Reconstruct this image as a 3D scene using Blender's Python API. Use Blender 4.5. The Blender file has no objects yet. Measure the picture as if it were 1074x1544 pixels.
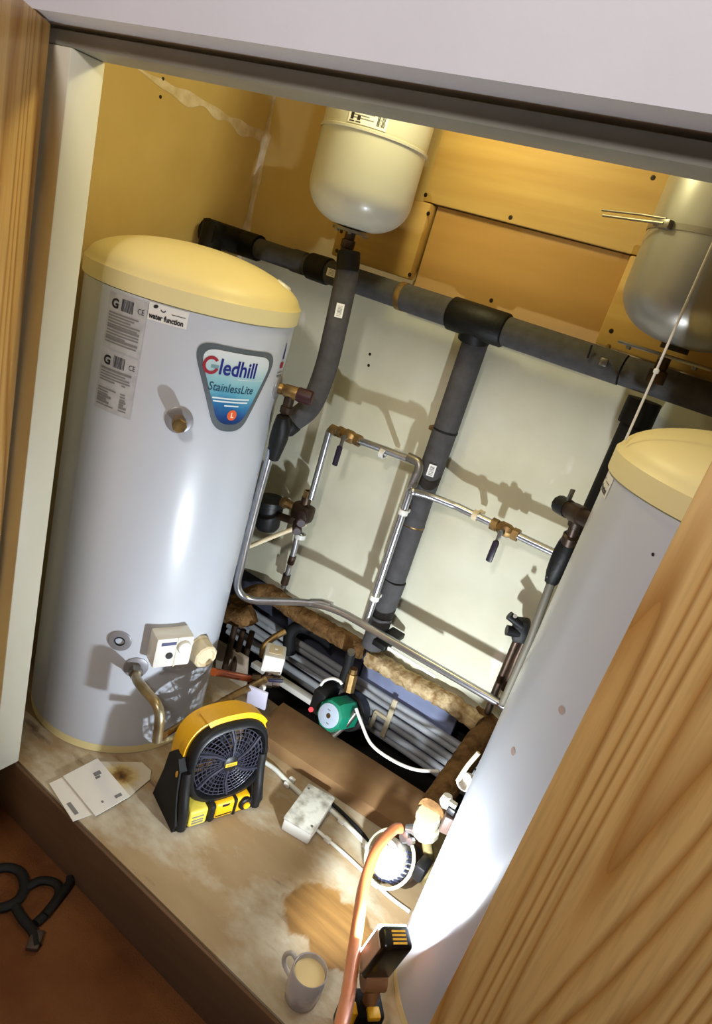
import bpy, bmesh, math, random
from mathutils import Vector, Matrix
random.seed(7)
S = bpy.context.scene
COL = S.collection
R_ = math.radians
V = Vector

# ------------------------------------------------------------------ camera, world, lights, exposure
CAMP = V((1.353, -0.951, 1.57)); FPX = 1009.6; IW, IH = 1074, 1544
cx = V((0.80129, 0.53198, 0.27374)); cy = V((0.41611, -0.16679, -0.89389)); cz = V((-0.42987, 0.83017, -0.35501))
cam = bpy.data.cameras.new('camera'); co = bpy.data.objects.new('camera', cam); COL.objects.link(co)
m = Matrix((cx, -cy, -cz)).transposed().to_4x4(); m.translation = CAMP
co.matrix_world = m
cam.sensor_fit = 'VERTICAL'; cam.sensor_height = 36.0; cam.lens = 36.0 * FPX / IH
cam.clip_start = 0.01
S.camera = co
W = bpy.data.worlds.new('world'); S.world = W; W.use_nodes = True
W.node_tree.nodes['Background'].inputs[0].default_value = (1.0, 0.86, 0.72, 1)
W.node_tree.nodes['Background'].inputs[1].default_value = 0.05

def light(name, kind, loc, power, col, size=None, sizey=None, to=None, rad=None, spread=None):
    l = bpy.data.lights.new(name, kind); o = bpy.data.objects.new(name, l); COL.objects.link(o)
    l.energy = power; l.color = col; o.location = loc
    if kind == 'AREA':
        l.shape = 'RECTANGLE' if sizey else 'DISK'; l.size = size
        if sizey: l.size_y = sizey
        if spread: l.spread = spread
    elif rad is not None: l.shadow_soft_size = rad
    if to is not None:
        o.rotation_euler = (V(to) - V(loc)).to_track_quat('-Z', 'Y').to_euler()
    return o
light('hall_ceiling_light', 'POINT', (1.08, -1.7, 2.45), 96, (1.0, 0.94, 0.92), rad=0.12)
light('cupboard_bulb', 'POINT', (0.50, 0.44, 2.09), 9.3, (1.0, 0.95, 0.52), rad=0.05)
LEDP = V((1.184, 0.088, 0.268)); LEDN = V((-0.60, 0.76, 0.38)).normalized()
light('torch_led', 'AREA', LEDP + LEDN * 0.030, 17.5, (0.84, 0.93, 1.0), 0.03, 0.04, to=LEDP + LEDN)
S.view_settings.view_transform = 'Standard'; S.view_settings.look = 'None'
S.view_settings.gamma = 1; S.view_settings.exposure = 0.0; S.view_settings.use_curve_mapping = False

# ------------------------------------------------------------------ helpers
def ray(u, v): return cx * ((u - IW / 2) / FPX) + cy * ((v - IH / 2) / FPX) + cz
def P(u, v, x=None, y=None, z=None):
    d = ray(u, v); i, val = (0, x) if x is not None else (1, y) if y is not None else (2, z)
    return CAMP + d * ((val - CAMP[i]) / d[i])
CL = V((0.0, 0.4, 0)); CR = V((1.433, 0.402, 0)); CRAD = 0.275
def oncyl(c, u, v, R=CRAD):
    d = ray(u, v); o = CAMP - c; a = d.x**2 + d.y**2; b = 2 * (o.x * d.x + o.y * d.y); k = o.x**2 + o.y**2 - R * R
    t = (-b - math.sqrt(max(b * b - 4 * a * k, 0))) / (2 * a); X = CAMP + d * t
    return math.atan2(X.y - c.y, X.x - c.x), X.z

def lin(c):
    return tuple((x / 12.92 if x <= .04045 else ((x + .055) / 1.055) ** 2.4) for x in (v / 255 for v in c)) + (1,)
MATS = {}
def nodes(M_): return M_.node_tree, M_.node_tree.nodes, M_.node_tree.links, M_.node_tree.nodes['Principled BSDF']
def mat(name, col, rough=0.5, metal=0.0, col2=None, scale=6.0, stretch=(1, 1, 1), bump=0.0, bscale=None, detail=4, lo=.35, hi=.65, coat=0, emit=None, spec=None, trans=0):
    if name in MATS: return MATS[name]
    M_ = bpy.data.materials.new(name); M_.use_nodes = True; nt = M_.node_tree; b = nt.nodes['Principled BSDF']
    b.inputs['Base Color'].default_value = lin(col); b.inputs['Roughness'].default_value = rough; b.inputs['Metallic'].default_value = metal
    if spec is not None: b.inputs['Specular IOR Level'].default_value = spec
    if coat: b.inputs['Coat Weight'].default_value = coat; b.inputs['Coat Roughness'].default_value = .12
    if trans: b.inputs['Transmission Weight'].default_value = trans
    if emit: b.inputs['Emission Color'].default_value = lin(emit[0]); b.inputs['Emission Strength'].default_value = emit[1]
    if col2 or bump:
        tc = nt.nodes.new('ShaderNodeTexCoord'); mp = nt.nodes.new('ShaderNodeMapping'); mp.inputs['Scale'].default_value = stretch
        nt.links.new(tc.outputs['Object'], mp.inputs[0])
        nz = nt.nodes.new('ShaderNodeTexNoise'); nz.inputs['Scale'].default_value = scale; nz.inputs['Detail'].default_value = detail
        nt.links.new(mp.outputs[0], nz.inputs[0])
        if col2:
            rp = nt.nodes.new('ShaderNodeValToRGB'); rp.color_ramp.elements[0].position = lo; rp.color_ramp.elements[1].position = hi
            rp.color_ramp.elements[0].color = lin(col); rp.color_ramp.elements[1].color = lin(col2)
            nt.links.new(nz.outputs[0], rp.inputs[0]); nt.links.new(rp.outputs[0], b.inputs['Base Color'])
        if bump:
            n2 = nz
            if bscale:
                n2 = nt.nodes.new('ShaderNodeTexNoise'); n2.inputs['Scale'].default_value = bscale; n2.inputs['Detail'].default_value = 5
                nt.links.new(mp.outputs[0], n2.inputs[0])
            bp = nt.nodes.new('ShaderNodeBump'); bp.inputs['Strength'].default_value = bump; bp.inputs['Distance'].default_value = .01
            nt.links.new(n2.outputs[0], bp.inputs['Height']); nt.links.new(bp.outputs[0], b.inputs['Normal'])
    MATS[name] = M_
    return M_
def nodes(M_): return M_.node_tree, M_.node_tree.nodes, M_.node_tree.links, M_.node_tree.nodes['Principled BSDF']

class G:
    """vertices and faces gathered in world space, linked later as one mesh"""
    def __init__(s): s.v = []; s.f = []
    def add(s, vs, fs):
        o = len(s.v); s.v += [V(p) for p in vs]; s.f += [tuple(i + o for i in f) for f in fs]; return s
    def box(s, c, size, ax=None, bev=0.0, seg=2):
        bm = bmesh.new(); bmesh.ops.create_cube(bm, size=1)
        for p in bm.verts: p.co = V((p.co.x * size[0], p.co.y * size[1], p.co.z * size[2]))
        if bev > 0: bmesh.ops.bevel(bm, geom=list(bm.edges), offset=bev, segments=seg, affect='EDGES', profile=.5)
        A = Matrix(ax).transposed() if ax else Matrix.Identity(3)
        c = V(c)
        s.add([c + A @ p.co for p in bm.verts], [[p.index for p in f.verts] for f in (bm.verts.index_update() or bm.faces)]); bm.free(); return s
    def cbox(s, lo, hi, bev=0.0, seg=2):
        lo = V(lo); hi = V(hi); return s.box((lo + hi) / 2, hi - lo, None, bev, seg)
    def tube(s, pts, r, n=16, caps=True, closed=False, jit=0.0, flat=1.0, up=None):
        pts = [V(p) for p in pts]; N = len(pts)
        rs = r if isinstance(r, (list, tuple)) else [r] * N
        T = []
        for i in range(N):
            a = pts[(i - 1) % N] if (closed or i > 0) else pts[0]; b = pts[(i + 1) % N] if (closed or i < N - 1) else pts[-1]
            T.append((b - a).normalized())
        u = (V(up) if up else (V((0, 0, 1)) if abs(T[0].z) < .9 else V((1, 0, 0))))
        u = (u - T[0] * u.dot(T[0])).normalized(); vs = []
        for i in range(N):
            u = (u - T[i] * u.dot(T[i])).normalized(); w = T[i].cross(u)
            for k in range(n):
                a = 2 * math.pi * k / n; rr = rs[i] * (1 + random.uniform(-jit, jit))
                vs.append(pts[i] + u * (math.cos(a) * rr * flat) + w * (math.sin(a) * rr))
        fs = []
        for i in range(N if closed else N - 1):
            j = (i + 1) % N
            for k in range(n):
                l = (k + 1) % n; fs.append((i * n + k, i * n + l, j * n + l, j * n + k))
        if caps and not closed: fs.append(tuple(range(n))[::-1]); fs.append(tuple((N - 1) * n + k for k in range(n)))
        return s.add(vs, fs)
    def lathe(s, prof, c, axis=(0, 0, 1), n=32, up=None, squash=1.0):
        a = V(axis).normalized(); c = V(c)
        u = V(up) if up else (V((1, 0, 0)) if abs(a.x) < .9 else V((0, 0, 1)))
        u = (u - a * u.dot(a)).normalized(); w = a.cross(u); vs = []; fs = []; rows = []
        for (r, h) in prof:
            if r < 1e-6: rows.append([len(vs)]); vs.append(c + a * h)
            else:
                rows.append(list(range(len(vs), len(vs) + n)))
                for k in range(n):
                    t = 2 * math.pi * k / n; vs.append(c + a * h + u * (math.cos(t) * r) + w * (math.sin(t) * r * squash))
        for A, B in zip(rows, rows[1:]):
            for k in range(n):
                l = (k + 1) % n
                if len(A) == 1 and len(B) == 1: continue
                if len(A) == 1: fs.append((A[0], B[l], B[k]))
                elif len(B) == 1: fs.append((A[k], A[l], B[0]))
                else: fs.append((A[k], A[l], B[l], B[k]))
        return s.add(vs, fs)
    def cyl(s, a, b, r, n=20, r2=None):
        a = V(a); b = V(b); h = (b - a).length; r2 = r if r2 is None else r2
        return s.lathe([(0, 0), (r, 0), (r2, h), (0, h)], a, b - a, n)
    def prism(s, poly, o, ax, ay, d):
        """polygon of (a, b) in the plane o + ax*a + ay*b, pushed by the vector d"""
        o = V(o); ax = V(ax); ay = V(ay); d = V(d); n = len(poly)
        b = [o + ax * p + ay * q for p, q in poly]; t = [p + d for p in b]
        fs = [tuple(range(n))[::-1], tuple(range(n, 2 * n))] + [(i, (i + 1) % n, n + (i + 1) % n, n + i) for i in range(n)]
        return s.add(b + t, fs)

OFF = {}
GROUPS = {'hot_water_cylinder': 'hot water cylinders', 'insulated_pipe': 'foam covered pipes', 'zinc_pipe': 'zinc pipes on the back wall', 'expansion_vessel': 'expansion vessels high on the wall',
          'lagged_pipe': 'felt lagged pipes', 'dark_pipe': 'dark upright pipes by the left cylinder', 'cable': 'cables on the cupboard floor', 'leaflet': 'leaflets by the left cylinder',
          'circulating_pump': 'circulating pumps', 'mounting_block': 'plywood mounting blocks', 'recess_panel': 'boards behind the grey tubes'}
def obj(name, g, ma, parent=None, ang=40, smooth=True, label=None, kind=None, loc=None):
    me = bpy.data.meshes.new(name)
    if parent is not None: off = OFF[parent.name]
    elif loc is not None: off = V(loc)
    else:
        lo = V([min(p[i] for p in g.v) for i in range(3)]); hi = V([max(p[i] for p in g.v) for i in range(3)])
        off = V(((lo.x + hi.x) / 2, (lo.y + hi.y) / 2, lo.z))
    me.from_pydata([tuple(p - off) for p in g.v], [], g.f); me.update()
    bm = bmesh.new(); bm.from_mesh(me); bmesh.ops.recalc_face_normals(bm, faces=bm.faces); bm.to_mesh(me); bm.free()
    if smooth:
        me.shade_smooth(); me.set_sharp_from_angle(angle=R_(ang))
    me.materials.append(ma)
    o = bpy.data.objects.new(name, me); COL.objects.link(o)
    if parent is not None: o.parent = parent; OFF[o.name] = off
    else: o.location = off; OFF[o.name] = off
    if name in ('print', 'small_print'): kind = 'stuff'
    if label: o['label'] = label
    if kind: o['kind'] = kind
    return o
def thing(name, label, cat, loc, group=None):
    o = bpy.data.objects.new(name, None); COL.objects.link(o); o.location = loc; OFF[o.name] = V(loc)
    o.empty_display_size = .05
    return tag(o, label, cat, group)
def tag(o, label, cat, group=None):
    o['label'] = label; o['category'] = cat
    group = group or GROUPS.get(o.name.split('.')[0])
    if group: o['group'] = group
    return o
def struct(name, g, ma, **k): return obj(name, g, ma, kind='structure', **k)

def fillet(pts, r, seg=6):
    pts = [V(p) for p in pts]; out = [pts[0]]
    rr = r if isinstance(r, (list, tuple)) else [r] * (len(pts) - 2)
    for i in range(1, len(pts) - 1):
        a, b, c = pts[i - 1], pts[i], pts[i + 1]; q = rr[i - 1]
        d1 = (a - b); d2 = (c - b); k = min(q, d1.length * .48, d2.length * .48)
        p0 = b + d1.normalized() * k; p1 = b + d2.normalized() * k
        for j in range(seg + 1):
            t = j / seg; out.append(p0 * (1 - t)**2 + b * (2 * t * (1 - t)) + p1 * t * t)
    out.append(pts[-1]); return out
def spline(pts, seg=8):
    pts = [V(p) for p in pts]; q = [pts[0] * 2 - pts[1]] + pts + [pts[-1] * 2 - pts[-2]]; out = []
    for i in range(1, len(q) - 2):
        a, b, c, d = q[i - 1:i + 3]
        for j in range(seg):
            t = j / seg
            out.append(.5 * ((2 * b) + (c - a) * t + (2 * a - 5 * b + 4 * c - d) * t * t + (3 * b - a - 3 * c + d) * t**3))
    out.append(pts[-1]); return out
def dense(pts, step):
    out = []
    for a, b in zip(pts, pts[1:]):
        a = V(a); b = V(b); n = max(1, int((b - a).length / step))
        out += [a.lerp(b, i / n) for i in range(n)]
    return out + [V(pts[-1])]
def text2d(s, size, bold=0.0, shear=0.0, sx=1.0, align='LEFT'):
    cu = bpy.data.curves.new('t', 'FONT'); cu.body = s; cu.size = size; cu.offset = bold; cu.shear = shear; cu.align_x = align; cu.resolution_u = 3
    o = bpy.data.objects.new('t', cu); COL.objects.link(o)
    dg = bpy.context.evaluated_depsgraph_get(); me = bpy.data.meshes.new_from_object(o.evaluated_get(dg))
    vs = [(p.co.x * sx, p.co.y) for p in me.vertices]; fs = [tuple(f.vertices) for f in me.polygons]
    bpy.data.objects.remove(o); bpy.data.curves.remove(cu); bpy.data.meshes.remove(me)
    return vs, fs
def rot2(p, a, o=(0, 0)): c, s_ = math.cos(a), math.sin(a); return (o[0] + p[0] * c - p[1] * s_, o[1] + p[0] * s_ + p[1] * c)

# flat print wrapped on a cylinder: s along the wall, z up
def wrap(c, th0, z0, R): return lambda s, z: V((c.x + R * math.cos(th0 + s / R), c.y + R * math.sin(th0 + s / R), z0 + z))
def wgrid(g, f, s0, s1, z0, z1, n=8):
    vs = [f(s0 + (s1 - s0) * i / n, z) for i in range(n + 1) for z in (z0, z1)]
    return g.add(vs, [(2 * i, 2 * i + 2, 2 * i + 3, 2 * i + 1) for i in range(n)])
def wtext(g, f, s, size, at, ang=0, **k):
    vs, fs = text2d(s, size, **k); return g.add([f(*rot2(p, ang, at)) for p in vs], fs)
def plane(o, ax, ay): o = V(o); ax = V(ax); ay = V(ay); return lambda a, b: o + ax * a + ay * b
def bars(g, f, s0, s1, z0, z1, n, seed):
    r = random.Random(seed); w = (s1 - s0) / n
    for i in range(n):
        k = r.uniform(.3, .8); a = s0 + i * w; wgrid(g, f, a, a + w * k, z0, z1, 1)

# ------------------------------------------------------------------ materials
white_wall = mat('white_wall_paint', (226, 224, 230), .6, col2=(218, 215, 222), scale=2, bump=.05, bscale=60)
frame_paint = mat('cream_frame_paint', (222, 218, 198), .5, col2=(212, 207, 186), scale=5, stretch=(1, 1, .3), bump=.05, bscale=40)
head_shade_paint = mat('shaded_frame_paint', (156, 154, 142), .5, col2=(142, 140, 130), scale=5, bump=.05, bscale=40)  # frame paint greyed for the head: shade under the lintel put into the colour
green_wall = mat('pale_plasterboard', (206, 204, 184), .75, col2=(188, 184, 160), scale=3.2, detail=6, bump=.08, bscale=50)
nt, N, L, b = nodes(green_wall)
tc_ = N.new('ShaderNodeTexCoord'); sm = N.new('ShaderNodeMapping'); sm.inputs['Scale'].default_value = (1, 1, .5); sm.inputs['Rotation'].default_value = (0, .5, 0); L.new(tc_.outputs['Object'], sm.inputs[0])
sn = N.new('ShaderNodeTexNoise'); sn.inputs['Scale'].default_value = 9; sn.inputs['Detail'].default_value = 3; L.new(sm.outputs[0], sn.inputs[0])
sr = N.new('ShaderNodeValToRGB'); sr.color_ramp.elements[0].position = .68; sr.color_ramp.elements[0].color = (0, 0, 0, 1); sr.color_ramp.elements[1].position = .74; sr.color_ramp.elements[1].color = (.8, .8, .8, 1); L.new(sn.outputs[0], sr.inputs[0])
sx_ = N.new('ShaderNodeMix'); sx_.data_type = 'RGBA'; src = b.inputs['Base Color'].links[0].from_socket; L.new(sr.outputs[0], sx_.inputs[0]); L.new(src, sx_.inputs[6]); sx_.inputs[7].default_value = lin((226, 218, 210)); L.new(sx_.outputs[2], b.inputs['Base Color'])
tan_wall = mat('bare_tan_plaster', (214, 188, 128), .85, col2=(196, 168, 108), scale=2.6, detail=6, bump=.10, bscale=35)
filler = mat('white_filler', (226, 212, 196), .9, col2=(206, 186, 150), scale=30, bump=.3, bscale=80)
ply = mat('orange_plywood', (192, 158, 88), .6, col2=(174, 136, 70), scale=3.5, stretch=(.35, 1, 5), detail=8, bump=.04)
ply2 = mat('brown_hardboard', (184, 144, 84), .7, col2=(168, 128, 70), scale=3, stretch=(.4, 1, 3), detail=6)
carpet = mat('brown_carpet', (120, 78, 46), .95, col2=(98, 60, 34), scale=5, detail=8, bump=.4, bscale=220, spec=.1)
mdf = mat('brown_board', (150, 116, 76), .8, col2=(132, 98, 62), scale=9, bump=.05)
stepface = mat('worn_step_board', (104, 76, 50), .85, col2=(86, 61, 40), scale=4, stretch=(.4, 1, 2), bump=.1, bscale=30)
jacket = mat('white_enamel', (196, 200, 208), .33, col2=(190, 194, 203), scale=1.5, coat=.2)
creamlid = mat('cream_plastic', (232, 218, 164), .45, col2=(224, 208, 150), scale=2)
black = mat('black_plastic', (20, 20, 22), .45, spec=.4)
rubber = mat('black_rubber', (17, 17, 18), .7, spec=.3)
tape = mat('black_tape', (9, 9, 9), .55, bump=.2, scale=40, spec=.3)
foam = mat('grey_foam_sleeve', (70, 68, 70), .85, col2=(60, 58, 58), scale=40, bump=.12, bscale=120)
chrome = mat('zinc_plated_pipe', (200, 202, 208), .28, .95, col2=(176, 178, 184), scale=12, bump=.03, bscale=60)
steel = mat('dull_steel', (150, 148, 142), .38, .9, col2=(128, 124, 116), scale=9)
brass = mat('tarnished_brass', (160, 130, 80), .40, .8, col2=(108, 84, 54), scale=30)
darkbrass = mat('dark_bronze_fitting', (74, 56, 42), .45, .6, col2=(46, 34, 26), scale=25)
copper = mat('copper_pipe', (184, 96, 52), .36, .85, col2=(160, 78, 40), scale=20)
lag = mat('brown_felt_lagging', (122, 92, 58), .97, col2=(84, 60, 36), scale=26, detail=8, bump=.9, bscale=70, spec=.05)
lag2 = mat('torn_pale_felt', (190, 170, 132), .97, col2=(124, 96, 60), scale=30, detail=8, bump=1.0, bscale=60, spec=.05)
yellow = mat('tool_yellow', (240, 184, 22), .42, col2=(228, 168, 14), scale=8)
yellow_dirty = mat('tool_yellow_scuffed', (242, 184, 18), .45, col2=(176, 112, 12), scale=16, lo=.55, hi=.8, detail=7)
whiteplastic = mat('white_plastic', (222, 220, 212), .4)
beige = mat('beige_plastic', (218, 202, 168), .5)
greyplastic = mat('grey_pipe_plastic', (182, 184, 186), .45, col2=(158, 160, 162), scale=10)
ledlit = mat('led_lit_render', (152, 160, 192), .85, col2=(132, 138, 166), scale=6, bump=.1)  # blue tint of the torch LED painted into the recess board colour
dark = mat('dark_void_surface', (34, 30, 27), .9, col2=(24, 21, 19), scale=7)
paper = mat('white_paper', (226, 222, 214), .7)
ink = mat('black_ink', (28, 26, 28), .7)
inkgrey = mat('grey_ink', (122, 120, 120), .7)
labelgrey = mat('silver_label', (188, 188, 190), .5, col2=(172, 172, 176), scale=40)
stickerwhite = mat('white_sticker', (226, 224, 220), .5)
screwm = mat('screw_head', (46, 34, 24), .5, .6)
orangehose = mat('copper_hose', (236, 138, 80), .34, .3, coat=1.0, spec=.8); orangehose.node_tree.nodes['Principled BSDF'].inputs['Coat Roughness'].default_value = .32

# oak veneer
def oak(name, axis_angle, kk):
    M_ = mat(name, (206, 158, 92), .42, coat=.15); nt, N, L, b = nodes(M_)
    tc = N.new('ShaderNodeTexCoord'); mp = N.new('ShaderNodeMapping'); mp.inputs['Scale'].default_value = (1, 1, .045); mp.inputs['Rotation'].default_value = (0, R_(axis_angle), 0)
    L.new(tc.outputs['Object'], mp.inputs[0])
    n1 = N.new('ShaderNodeTexNoise'); n1.inputs['Scale'].default_value = 3.0; n1.inputs['Detail'].default_value = 1.5
    L.new(mp.outputs[0], n1.inputs[0])
    mul = N.new('ShaderNodeMath'); mul.operation = 'MULTIPLY'; mul.inputs[1].default_value = kk; L.new(n1.outputs[0], mul.inputs[0])
    fr = N.new('ShaderNodeMath'); fr.operation = 'FRACT'; L.new(mul.outputs[0], fr.inputs[0])
    n2 = N.new('ShaderNodeTexNoise'); n2.inputs['Scale'].default_value = 160; n2.inputs['Detail'].default_value = 4; L.new(mp.outputs[0], n2.inputs[0])
    rp = N.new('ShaderNodeValToRGB'); E = rp.color_ramp.elements
    E[0].position = 0; E[0].color = lin((192, 138, 70)); E[1].position = .22; E[1].color = lin((224, 178, 108)); e = E.new(.7); e.color = lin((230, 188, 120)); e = E.new(1); e.color = lin((180, 126, 62))
    L.new(fr.outputs[0], rp.inputs[0])
    r2 = N.new('ShaderNodeValToRGB'); r2.color_ramp.elements[0].position = .3; r2.color_ramp.elements[0].color = (.72, .72, .72, 1); r2.color_ramp.elements[1].position = .55; r2.color_ramp.elements[1].color = (1, 1, 1, 1)
    L.new(n2.outputs[0], r2.inputs[0])
    mx = N.new('ShaderNodeMix'); mx.data_type = 'RGBA'; mx.blend_type = 'MULTIPLY'; mx.inputs[0].default_value = .6
    L.new(rp.outputs[0], mx.inputs[6]); L.new(r2.outputs[0], mx.inputs[7]); L.new(mx.outputs[2], b.inputs['Base Color'])
    bp = N.new('ShaderNodeBump'); bp.inputs['Strength'].default_value = .12; bp.inputs['Distance'].default_value = .003; L.new(n2.outputs[0], bp.inputs['Height']); L.new(bp.outputs[0], b.inputs['Normal'])
    return M_
oak_left = oak('oak_veneer_left', 3, 34); oak_right = oak('oak_veneer_right', 5, 70)

XR_ = 2.05
# dusty cupboard floor: brown board under patches of pale plaster dust and dark stains
fl = mat('dusty_board', (150, 128, 98), .8); nt, N, L, b = nodes(fl)
tc = N.new('ShaderNodeTexCoord'); 
def fnoise(scale, detail, stretch=(1, 1, 1), rough=.55):
    mp = N.new('ShaderNodeMapping'); mp.inputs['Scale'].default_value = stretch; L.new(tc.outputs['Object'], mp.inputs[0])
    n = N.new('ShaderNodeTexNoise'); n.inputs['Scale'].default_value = scale; n.inputs['Detail'].default_value = detail; n.inputs['Roughness'].default_value = rough; L.new(mp.outputs[0], n.inputs[0]); return n
def framp(n, p0, c0, p1, c1):
    r = N.new('ShaderNodeValToRGB'); r.color_ramp.elements[0].position = p0; r.color_ramp.elements[1].position = p1
    r.color_ramp.elements[0].color = c0; r.color_ramp.elements[1].color = c1; L.new(n.outputs[0], r.inputs[0]); return r
base = framp(fnoise(4, 6, (.5, 2, 1)), .3, lin((142, 116, 80)), .7, lin((168, 144, 108)))
dust = framp(fnoise(3.2, 8, (.8, 1.4, 1), .65), .46, (0, 0, 0, 1), .62, (1, 1, 1, 1))
m1 = N.new('ShaderNodeMix'); m1.data_type = 'RGBA'; L.new(dust.outputs[0], m1.inputs[0]); L.new(base.outputs[0], m1.inputs[6]); m1.inputs[7].default_value = lin((186, 176, 154))
st = framp(fnoise(7, 7, (.5, 1.6, 1), .6), .62, (0, 0, 0, 1), .72, (1, 1, 1, 1))
m2 = N.new('ShaderNodeMix'); m2.data_type = 'RGBA'; L.new(st.outputs[0], m2.inputs[0]); L.new(m1.outputs[2], m2.inputs[6]); m2.inputs[7].default_value = lin((104, 80, 60))
# patch of wet amber wood beside the torch
wp = N.new('ShaderNodeMapping'); wc = P(505, 1400, z=0); fo = V((XR_ / 2 - .21, .40, -.2))
wp.inputs['Location'].default_value = (-(wc.x - fo.x), -(wc.y - fo.y), 0); L.new(tc.outputs['Object'], wp.inputs[0])
wp2 = N.new('ShaderNodeMapping'); wp2.inputs['Rotation'].default_value = (0, 0, R_(20)); wp2.inputs['Scale'].default_value = (.8, 1.25, 0); L.new(wp.outputs[0], wp2.inputs[0])
wl = N.new('ShaderNodeVectorMath'); wl.operation = 'LENGTH'; L.new(wp2.outputs[0], wl.inputs[0])
wn = fnoise(9, 6, (1.2, .5, 1)); wa = N.new('ShaderNodeMath'); wa.operation = 'MULTIPLY_ADD'; wa.inputs[1].default_value = .16; L.new(wn.outputs[0], wa.inputs[0]); L.new(wl.outputs['Value'], wa.inputs[2])
wr = framp(wa, .188, (1, 1, 1, 1), .201, (0, 0, 0, 1))
gr_ = framp(fnoise(10, 6, (.5, 5, 1)), .35, lin((122, 88, 44)), .7, lin((150, 111, 60)))
m3 = N.new('ShaderNodeMix'); m3.data_type = 'RGBA'; L.new(wr.outputs[0], m3.inputs[0]); L.new(m2.outputs[2], m3.inputs[6]); L.new(gr_.outputs[0], m3.inputs[7])
L.new(m3.outputs[2], b.inputs['Base Color'])
rgh = N.new('ShaderNodeMapRange'); rgh.inputs[3].default_value = .8; rgh.inputs[4].default_value = .45; L.new(wr.outputs[0], rgh.inputs[0]); L.new(rgh.outputs[0], b.inputs['Roughness'])
bp = N.new('ShaderNodeBump'); bp.inputs['Strength'].default_value = .15; bp.inputs['Distance'].default_value = .01; L.new(dust.outputs[0], bp.inputs['Height']); L.new(bp.outputs[0], b.inputs['Normal'])

# ------------------------------------------------------------------ the setting
XW = -0.32; XR = 2.05; YB = 0.90; ZC = 2.2
struct('floor', G().cbox((-0.42, 0.0, -0.2), (XR, 0.80, 0.0)), fl, smooth=False)
struct('floor', G().cbox((-2.5, -3.0, -0.26), (3.4, -0.0, -0.2)), carpet, smooth=False)
struct('trim_1', G().cbox((-0.42, -0.012, -0.2), (XR, -0.0005, -0.004), .004), stepface)
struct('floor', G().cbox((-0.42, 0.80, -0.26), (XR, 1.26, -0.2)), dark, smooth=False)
struct('wall_left', G().cbox((XW - .1, 0.0, 0.0), (XW, 1.26, ZC)), tan_wall, smooth=False)
struct('wall_right', G().cbox((XR, -.14, -0.2), (XR + .1, 1.26, ZC)), tan_wall, smooth=False)
struct('wall_back', G().cbox((XW, YB, 0.355), (XR, YB + .03, 1.47)), green_wall, smooth=False)
struct('wall_back', G().cbox((XW, YB, 1.47), (XR, YB + .03, ZC)), tan_wall, smooth=False)
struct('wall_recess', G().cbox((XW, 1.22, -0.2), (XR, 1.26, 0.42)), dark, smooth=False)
struct('ceiling', G().cbox((XW - .1, -0.0, ZC), (XR, 1.26, ZC + .06)), tan_wall, smooth=False)
struct('wall_front', G().cbox((-2.5, -0.14, 1.785), (3.4, -0.0, 2.95)), white_wall, smooth=False)
struct('wall_front', G().cbox((-2.5, -0.14, -0.2), (-0.075, -0.0, 1.785)), white_wall, smooth=False)
struct('trim_2', G().cbox((-0.06, -0.072, 1.752), (XR, -0.0, 1.778), .003), head_shade_paint)      # head lining, behind the shadow gap
struct('trim_3', G().cbox((-0.03, -0.075, 0.0), (0.063, -0.0, 1.7515), .004), frame_paint)   # left jamb post
struct('trim_4', G().cbox((-0.073, -0.135, -0.2), (-0.031, -0.0, 1.7515), .003), frame_paint)
struct('trim_5', G().cbox((XW, -0.0, 0.0), (XW + .02, 0.02, 1.75)), frame_paint)
g = G()   # filler over the plasterboard joints: corner seam and the horizontal seam on the left wall
def wob(t, k): return .5 + .5 * math.sin(t * 3.1 + k) * math.sin(t * 7.3 + 2 * k) + .10 * math.sin(t * 13 + k)
n_f = 90
zz_ = [1.40 + (2.19 - 1.40) * i / n_f for i in range(n_f + 1)]
ww_ = [(.010 + .014 * wob(z * 4, 1)) * (1.2 if z < 1.82 else .5) for z in zz_]
for f_ in (lambda w, z: V((XW + .0012, YB - .001 - w, z)), lambda w, z: V((XW + w * .7, YB - .0012, z))):
    g.add([f_(w, z) for w, z in zip(ww_, zz_)] + [f_(0, z) for z in zz_], [(i, i + 1, n_f + 2 + i, n_f + 1 + i) for i in range(n_f)])
yy_ = [.36 + .539 * i / n_f for i in range(n_f + 1)]
lo_ = [(.006 + .024 * wob(y * 5, 2)) * min(1, (y - .35) * 6) for y in yy_]; hi_ = [(.004 + .010 * wob(y * 6, 4)) * min(1, (y - .35) * 6) for y in yy_]
zc_ = [1.826 - .022 * (y - .36) / .54 for y in yy_]
g.add([V((XW + .001, y, z - w)) for y, z, w in zip(yy_, zc_, lo_)] + [V((XW + .001, y, z + w)) for y, z, w in zip(yy_, zc_, hi_)], [(i, i + 1, n_f + 2 + i, n_f + 1 + i) for i in range(n_f)])
struct('trim_6', g, filler, smooth=False)
for (u, v, pl_) in [(246, 119, 0), (242, 146, 0), (558, 534, 1), (556, 551, 1), (398, 204, 1)]:
    p = P(u, v, x=XW) if pl_ == 0 else P(u, v, y=YB)
    ax = V((1, 0, 0)) if pl_ == 0 else V((0, -1, 0))
    s = struct('screw', G().lathe([(0, .0015), (.004, .001), (.005, 0)], p, ax, 10), screwm)
    del s['kind']; s.parent = bpy.data.objects['wall_left' if pl_ == 0 else 'wall_back']; s.location = s.location - s.parent.location

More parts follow.
